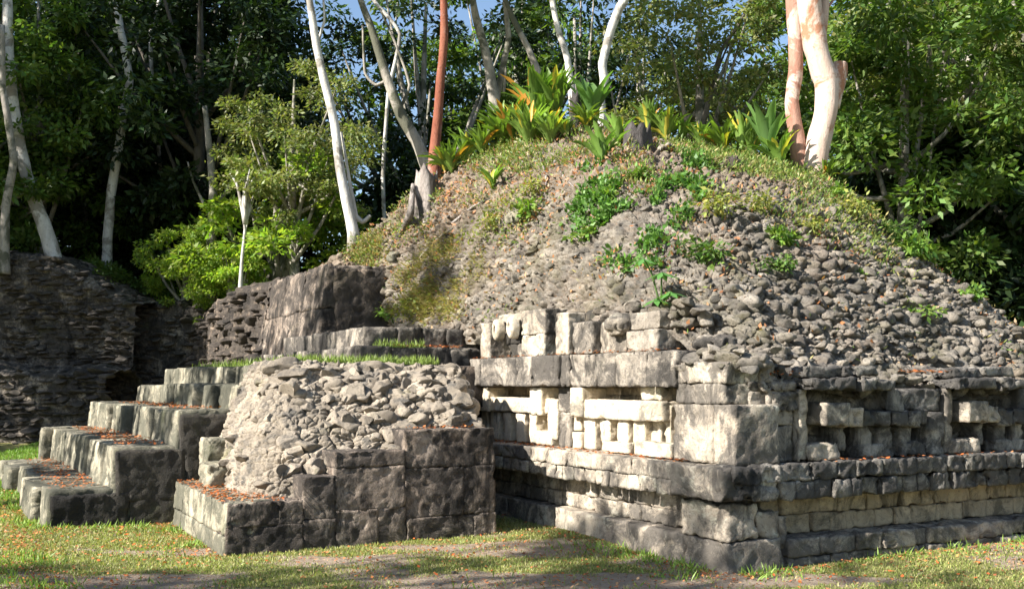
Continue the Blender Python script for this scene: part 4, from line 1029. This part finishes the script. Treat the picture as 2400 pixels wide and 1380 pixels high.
SJ = np.repeat(sj[None], NI, 0)
SX = 1200 + F * PG[..., 0] / PG[..., 1]; SY = HOR - F * (PG[..., 2] - CH) / PG[..., 1]
NG = Nn.reshape(NI, NJ, 3)
def scatter(maskw, n, size, base, name, label, cat, flatn=.6, asp=.5, lift=.02, kind='stuff', jitter=.03):
    """small leaves strewn over the mound where the weight is high"""
    wgt = (maskw * (SJ < 1.03) * (SJ > .01)).ravel(); wgt = np.clip(wgt, 0, None)
    idx = RNG.choice(len(wgt), n, p=wgt / wgt.sum())
    C = PG.reshape(-1, 3)[idx] + RNG.normal(size=(n, 3)) * jitter; nn = NG.reshape(-1, 3)[idx]
    C = C + nn * (lift * RNG.random(n))[:, None]
    D = unit(RNG.normal(size=(n, 3)) + nn * flatn); Wd = unit(np.cross(D, nn + RNG.normal(size=(n, 3)) * .5))
    L = size * (.5 + RNG.random(n)); g = .6 + .9 * RNG.random(n)
    b = np.array(base); b = b[RNG.integers(0, len(b), n)]
    t = np.concatenate([b * g[:, None], np.ones((n, 1))], 1)
    mb = MB(); quads_from(C, D, Wd, L, L * asp, t, mb=mb)
    return tag(build(mb, name, MS['leaf_plant'], smooth=False), label, cat, kind=kind)
def ell(cx, cy, rx, ry, ang=0):
    c, s = math.cos(ang), math.sin(ang); a = (SX - cx) * c + (SY - cy) * s; b = -(SX - cx) * s + (SY - cy) * c
    return np.clip(1 - (a / rx) ** 2 - (b / ry) ** 2, 0, 1)
nz = fbm(PG.reshape(-1, 3) * 3.1, 3, 60).reshape(NI, NJ); nz2 = fbm(PG.reshape(-1, 3) * 1.2, 3, 61).reshape(NI, NJ)
cr = ell(1440, 530, 125, 85) + ell(1560, 500, 90, 50, -.5) + 1.0 * ell(1600, 440, 60, 90, .6) + .5 * ell(1400, 440, 60, 60) + .4 * ell(1500, 600, 90, 50)
scatter(cr * np.clip(nz * 1.6 + nz2 + .12, 0, 1), 5200, .062, [(.05, .12, .02), (.08, .17, .03), (.11, .21, .04)], 'creeper_patch', 'dark green creeper patch on the middle of the mound slope', 'creeper', 1.0, .6, .08)
up = np.clip((620 - SY) / 200, 0, 1) * np.clip(nz + nz2 + .05, 0, 1) + .8 * ell(1200, 500, 140, 110, .4) * np.clip(nz + .2, 0, 1) + .6 * ell(1980, 520, 220, 60, .72) + 1.6 * ell(1750, 380, 220, 45, .2) + .8 * ell(1200, 380, 160, 40) + .4 * ell(850, 590, 70, 60)
up = up + .10 * np.clip(nz + nz2 - .1, 0, 1)
scatter(up, 24000, .055, [(.13, .2, .04), (.2, .24, .06), (.09, .15, .03), (.28, .24, .1)], 'ground_cover', 'thin weeds and grass spread over the mound', 'weeds', 1.4, .3, .10)
dr = np.clip(nz + .25, 0, 1) * (.3 + np.clip((700 - SY) / 300, 0, 1)) + .6 * ell(1480, 620, 110, 40)
scatter(dr, 12000, .055, [(.34, .14, .06), (.28, .17, .09), (.42, .2, .1), (.3, .22, .14)], 'fallen_leaves', 'dry brown leaf litter over the mound', 'leaf litter', .2, .5, .02)
dg = ell(1040, 640, 130, 90, -.5) + ell(1000, 720, 110, 40) + .5 * ell(880, 590, 60, 50)
scatter(dg * np.clip(nz + .4, 0, 1), 7000, .085, [(.26, .22, .08), (.2, .22, .06), (.32, .24, .1)], 'dry_grass', 'dry yellowish grass on the left slope above the upper steps', 'grass', 1.6, .12, .02)

# ------------------------------------------------------------------ stumps, posts, stones, roots on the mound
def stump(name, label, px, py, w, h, mat, Y=None, n=22, seed=1, back=0.):
    rg = np.random.default_rng(seed); p, nn = mound_pt(px, py); r = w / F * p[1] / 2; H = h / F * p[1]
    mb = MB(); V = []; rings = 9
    rag = .75 + .5 * rg.random(n); fl = 1 + .25 * np.sin(np.arange(n) * 2 * math.pi / n * 5 + seed)
    for j in range(rings):
        t = j / (rings - 1)
        for i in range(n):
            a = 2 * math.pi * i / n; rr = r * (1.35 - .45 * t ** .5) * (1 + .10 * (rag[i] - 1) * 4) * (1 + (fl[i] - 1) * (1 - t))
            V.append((p[0] + rr * math.cos(a), p[1] + rr * math.sin(a), p[2] - .3 + (H * (rag[i] if t > .7 else 1) + .3) * t))
    for i in range(n):
        a = 2 * math.pi * i / n; V.append((p[0] + r * .55 * math.cos(a), p[1] + r * .55 * math.sin(a), p[2] + H * .55))
    for i in range(n): V.append((p[0], p[1], p[2] + H * .5))
    Q = [[j * n + i, j * n + (i + 1) % n, (j + 1) * n + (i + 1) % n, (j + 1) * n + i] for j in range(rings + 1) for i in range(n)]
    V = np.array(V); V += .02 * np.stack([fbm(V * 9 + q * 4, 2) for q in range(3)], 1)
    mb.add(V, Q); return tag(build(mb, name, MS[mat], org=tuple(p)), label, 'stump'), p
s_, p = stump('tree_stump', 'split weathered grey tree stump on the left shoulder of the mound', 1000, 482, 60, 76, 'wood_old', seed=2)
q = MB(); tube(q, [at(968, 432, p[1] - .15), at(962, 500, p[1] - .3), mound_pt(940, 548)[0], mound_pt(905, 590)[0]], [.03, .06, .055, .02], 9); build(q, 'root', MS['wood_old'], s_)
q = MB(); tube(q, [at(1010, 450, p[1] - .1), mound_pt(1000, 500)[0], mound_pt(975, 560)[0]], [.03, .04, .015], 7); build(q, 'root', MS['wood_old'], s_)
stump('tree_stump', 'black charred stump under a rosette plant on the crest', 1492, 350, 66, 50, 'wood_black', seed=3)
stump('tree_stump', 'tall dark rotten stump behind the orange-leaved rosettes', 1345, 292, 24, 72, 'wood_black', seed=4, n=12)
stump('wooden_post', 'small black leaning post stump in the creeper patch', 1415, 512, 17, 34, 'wood_black', seed=5, n=10)
def boulder(label, px, py, w, h, mat='grey', d=None, seed=0):
    p, nn = mound_pt(px, py); W_, H_ = w / F * p[1], h / F * p[1]; u0, v0 = inv_uv(p[0], p[1])
    mb = MB(); rbox(mb, u0 - W_ / 2, u0 + W_ / 2, v0 - W_ * .4, v0 + W_ * .4, p[2] - H_ * .6, p[2] + H_ * .6, H_ * .4, .05, .03, 1.0, ell=True, sc=4)
    return tag(build(mb, 'boulder', MS[mat], org=tuple(p)), label, 'rock')
boulder('half-buried smooth boulder on the left of the upper slope', 1212, 510, 62, 44, 'step')
boulder('dark overhanging rock on the right of the upper slope', 1715, 388, 60, 34, 'dark')
boulder('pale flat stone beside the black stump', 1565, 348, 50, 16, 'cream')
boulder('rounded stone above the upper steps at the dark return wall', 925, 605, 44, 26, 'step')
boulder('grey stone in the dry grass above the upper steps', 965, 700, 34, 18, 'grey')
boulder('long grey slab lying on the rubble above the corner pier', 1680, 808, 120, 40, 'grey')
boulder('long grey slab lying above the shaded mask', 1930, 872, 120, 34, 'grey')
for i, (a, b_, c) in enumerate([((985, 610), (1020, 570), (1062, 540)), ((1265, 380), (1280, 420), (1275, 470)), ((1300, 385), (1322, 420), (1345, 445)), ((1700, 615), (1755, 650), (1800, 668)), ((1225, 385), (1200, 420), (1150, 445)), ((1060, 530), (1110, 490), (1150, 470))]):
    pp = [mound_pt(*x)[0] + np.array([0, -.04, .03]) for x in (a, b_, c)]
    q = MB(); tube(q, pp, [.022, .018, .008], 6)
    tag(build(q, 'root', MS['wood_old'], org=tuple(pp[0])), ['thin root on the slope right of the weathered stump', 'hanging root under the crest rosettes', 'hanging root right of the other hanging roots', 'dead branch lying on the right rubble', 'root running down left from the crest rosettes', 'long thin stick on the left slope'][i], 'root')
# pale stone post at the right edge
pp = at(2388, 850, 12.6); q = MB(); u0, v0 = inv_uv(pp[0], pp[1]); rbox(q, u0 - .07, u0 + .07, v0 - .07, v0 + .07, 1.2, 2.22, .03, .02, .03, ell=False)
tag(build(q, 'stone_post', MS['step'], org=tuple(pp)), 'pale upright stone at the right edge of the photo', 'stone')

# ------------------------------------------------------------------ grass and leaf litter on the ground
def in_build(x, y):
    d = np.stack([x - C0[0], y - C0[1]], 1); u = d @ E1; v = d @ E2
    return ((u > -.14) & (v > -.1)) | ((u > -3.72) & (u < 0) & (v > 2.8)) & ((u < -.9) | (v > 5.4)) | ((u > -5.1) & (u < 0) & (v > 5.5) & (v < 11.6))
def groundscatter(n, x0, x1, y0, y1, fn):
    x = RNG.uniform(x0, x1, n); y = RNG.uniform(y0, y1, n); k = ~in_build(x, y); x, y = x[k], y[k]
    k = RNG.random(len(x)) < fn(x, y); x, y = x[k], y[k]; return x, y, ground_z(x, y)
def gn(x, y, s, sd): return fbm(np.stack([x, y, 0 * x], 1) * s, 3, sd)
n = 260000
x, y, z = groundscatter(n, -6.5, 6.5, 7.6, 14.5, lambda x, y: np.clip(.95 - .93 * bare(x, y) + .5 * gn(x, y, 3, 71), 0.02, 1))
k = len(x); D = unit(np.stack([RNG.normal(size=k) * .5, RNG.normal(size=k) * .5, .9 + 0 * x], 1)); Wd = unit(np.cross(D, RNG.normal(size=(k, 3))))
g = .6 + .8 * RNG.random(k); bb = np.array([(.19, .24, .06), (.27, .29, .09), (.34, .31, .14)])[RNG.integers(0, 3, k)]
mb = MB(); quads_from(np.stack([x, y, z - .005], 1), D, Wd, .018 + .030 * RNG.random(k), np.full(k, .009), np.concatenate([bb * g[:, None], np.ones((k, 1))], 1), .1, mb)
tag(build(mb, 'grass', MS['leaf_plant'], smooth=False), 'short patchy grass in front of the ruin', 'grass', kind='stuff')
x, y, z = groundscatter(40000, -9.5, -5.2, 14, 21, lambda x, y: 0 * x + .8)
k = len(x); D = unit(np.stack([RNG.normal(size=k) * .5, RNG.normal(size=k) * .5, .9 + 0 * x], 1)); Wd = unit(np.cross(D, RNG.normal(size=(k, 3))))
mb = MB(); quads_from(np.stack([x, y, z - .005], 1), D, Wd, .03 + .05 * RNG.random(k), np.full(k, .014), np.repeat([[.15, .26, .04, 1]], k, 0), .1, mb)
tag(build(mb, 'grass', MS['leaf_plant'], smooth=False), 'bright lawn strip behind the stairs at the left edge', 'grass', kind='stuff')
# litter: gathers against the walls
def wallnear(x, y):
    d = np.stack([x - C0[0], y - C0[1]], 1); u = d @ E1; v = d @ E2
    a = np.where(u > -.2, np.exp(-np.abs(v + .12) / .22), 0) + np.where((v > -.3) & (v < 3), np.exp(-np.abs(u + .14) / .3), 0)
    a = a + np.where((v > 2.8) & (u < -3.7), np.exp(-np.abs(u + 3.8) / .35), 0) + np.where((v < 5.5) & (u < -3.7), .5 * np.exp(-np.abs(v - 5.4) / .3), 0) + np.where((u < -5), np.exp(-np.abs(u + 5.3) / .25), 0)
    return np.clip(.05 + .16 * bare(x, y) + .12 * (gn(x, y, 1.3, 5) > .05) + .8 * a, 0, 1)
x, y, z = groundscatter(75000, -7.5, 6.5, 7.6, 15, wallnear); k = len(x)
nrm = unit(np.stack([RNG.normal(size=k) * .35, RNG.normal(size=k) * .35, 1 + 0 * x], 1)); D = unit(np.cross(nrm, RNG.normal(size=(k, 3)))); Wd = np.cross(nrm, D)
bb = np.array([(.50, .13, .04), (.42, .17, .07), (.56, .22, .08), (.30, .11, .05), (.5, .3, .16)])[RNG.integers(0, 5, k)] * (.6 + .7 * RNG.random(k))[:, None]
L = .016 + .038 * RNG.random(k) ** 2
mb = MB(); quads_from(np.stack([x, y, z + .012 + .012 * RNG.random(k)], 1), D, Wd, L, L * .6, np.concatenate([bb, np.ones((k, 1))], 1), .1, mb)
tag(build(mb, 'fallen_leaves', MS['litter'], smooth=False), 'orange-red fallen leaves strewn on the ground and along the wall feet', 'leaf litter', kind='stuff')
# pebbles, wall-foot tufts
x, y, z = groundscatter(9000, -7, 6.5, 7.8, 14, lambda x, y: .03 + .12 * (gn(x, y, .9, 33) > .18)); k = len(x)
mb = MB(); angstones(mb, np.stack([x, y, z], 1), .008 + .022 * RNG.random(k) ** 2, np.repeat([[0, 0, 1.]], k, 0), RNG, 3, .6, 1., .1, (.8, 1.5))
tag(build(mb, 'pebbles', MS['mound']), 'small pale pebbles and crumbs of stone lying in the grass', 'pebbles', kind='stuff')
x, y, z = groundscatter(160000, -7, 6.5, 8, 14, lambda x, y: np.clip(wallnear(x, y) - .3, 0, 1) * (gn(x, y, 2.3, 44) > .05)); k = len(x)
D = unit(np.stack([RNG.normal(size=k) * .5, RNG.normal(size=k) * .5, .8 + 0 * x], 1)); Wd = unit(np.cross(D, RNG.normal(size=(k, 3))))
mb = MB(); quads_from(np.stack([x, y, z - .005], 1), D, Wd, .04 + .09 * RNG.random(k) ** 2, np.full(k, .013), np.concatenate([np.array([[.20, .30, .06]]) * (.6 + .8 * RNG.random(k))[:, None], np.ones((k, 1))], 1), .1, mb)
tag(build(mb, 'grass', MS['leaf_plant'], smooth=False), 'taller green grass tufts along the wall feet', 'grass', kind='stuff')
# litter on ledges, treads and the moulding (u,v,z boxes)
LB = [(-.1, 0.0, .6, 5.2, .895, 400), (.9, 4, -.08, .04, .905, 120), (-5.0, -4.45, 5.7, 11, .43, 700), (-4.3, -3.75, 5.7, 11, .91, 900), (-3.6, -3.1, 5.7, 11, 1.31, 500), (-3.7, -3.1, 2.9, 5.3, .49, 900), (-.95, 0, 5.5, 5.6, 2.09, 300), (-.1, .1, .9, 5, 1.925, 160), (-1.8, -1, 2.85, 3.2, 1.14, 60), (.5, 1.4, .05, .3, 1.70, 120), (2.3, 3.0, .0, .3, 1.72, 150)]
Cs = []
for (a, b_, c, d, z_, n) in LB:
    n = int(n); Cs.append(np.stack([RNG.uniform(a, b_, n) - np.where(a < -3, .05 * (0), 0), RNG.uniform(c, d, n), np.full(n, z_) + .02 * RNG.random(n)], 1))
Cs = np.concatenate(Cs); k = len(Cs); Cw = uvz(Cs)
nrm = unit(np.stack([RNG.normal(size=k) * .3, RNG.normal(size=k) * .3, np.ones(k)], 1)); D = unit(np.cross(nrm, RNG.normal(size=(k, 3)))); Wd = np.cross(nrm, D)
bb = np.array([(.46, .13, .04), (.40, .17, .07), (.30, .12, .05)])[RNG.integers(0, 3, k)]; L = .02 + .035 * RNG.random(k)
mb = MB(); quads_from(Cw, D, Wd, L, L * .6, np.concatenate([bb, np.ones((k, 1))], 1), .1, mb)
tag(build(mb, 'fallen_leaves', MS['litter'], smooth=False), 'red fallen leaves lying on the steps and ledges of the ruin', 'leaf litter', kind='stuff')
# grass fringe on the landing and tufts on the steps
k = 5200
u_ = np.concatenate([RNG.uniform(-2.5, -.7, 3000), RNG.uniform(-2.62, -2.1, 1600), RNG.uniform(-1.2, 0, 600)])
v_ = np.concatenate([RNG.uniform(4.62, 5.1, 3000), RNG.uniform(5, 10, 1600), RNG.uniform(5.45, 5.6, 600)])
z_ = np.concatenate([np.full(4600, 1.84), np.full(600, 2.07)])
k = len(u_); B0 = uvz(np.stack([u_, v_, z_], 1)); keep = gn(B0[:, 0], B0[:, 1], 2.2, 9) > -.25; B0 = B0[keep]; k = len(B0)
D = unit(np.stack([RNG.normal(size=k) * .35, RNG.normal(size=k) * .35, np.ones(k)], 1)); Wd = unit(np.cross(D, RNG.normal(size=(k, 3))))
L = (.03 + .12 * RNG.random(k) ** 2.5); g = .7 + .7 * RNG.random(k)
mb = MB(); quads_from(B0, D, Wd, L, np.full(k, .014), np.concatenate([np.array([[.18, .24, .06]]) * g[:, None], np.ones((k, 1))], 1), .1, mb)
tag(build(mb, 'grass', MS['leaf_plant'], smooth=False), 'bright green grass fringe on the landing above the rubble', 'grass', kind='stuff')
print('SCENE BUILT', len(scene.objects))
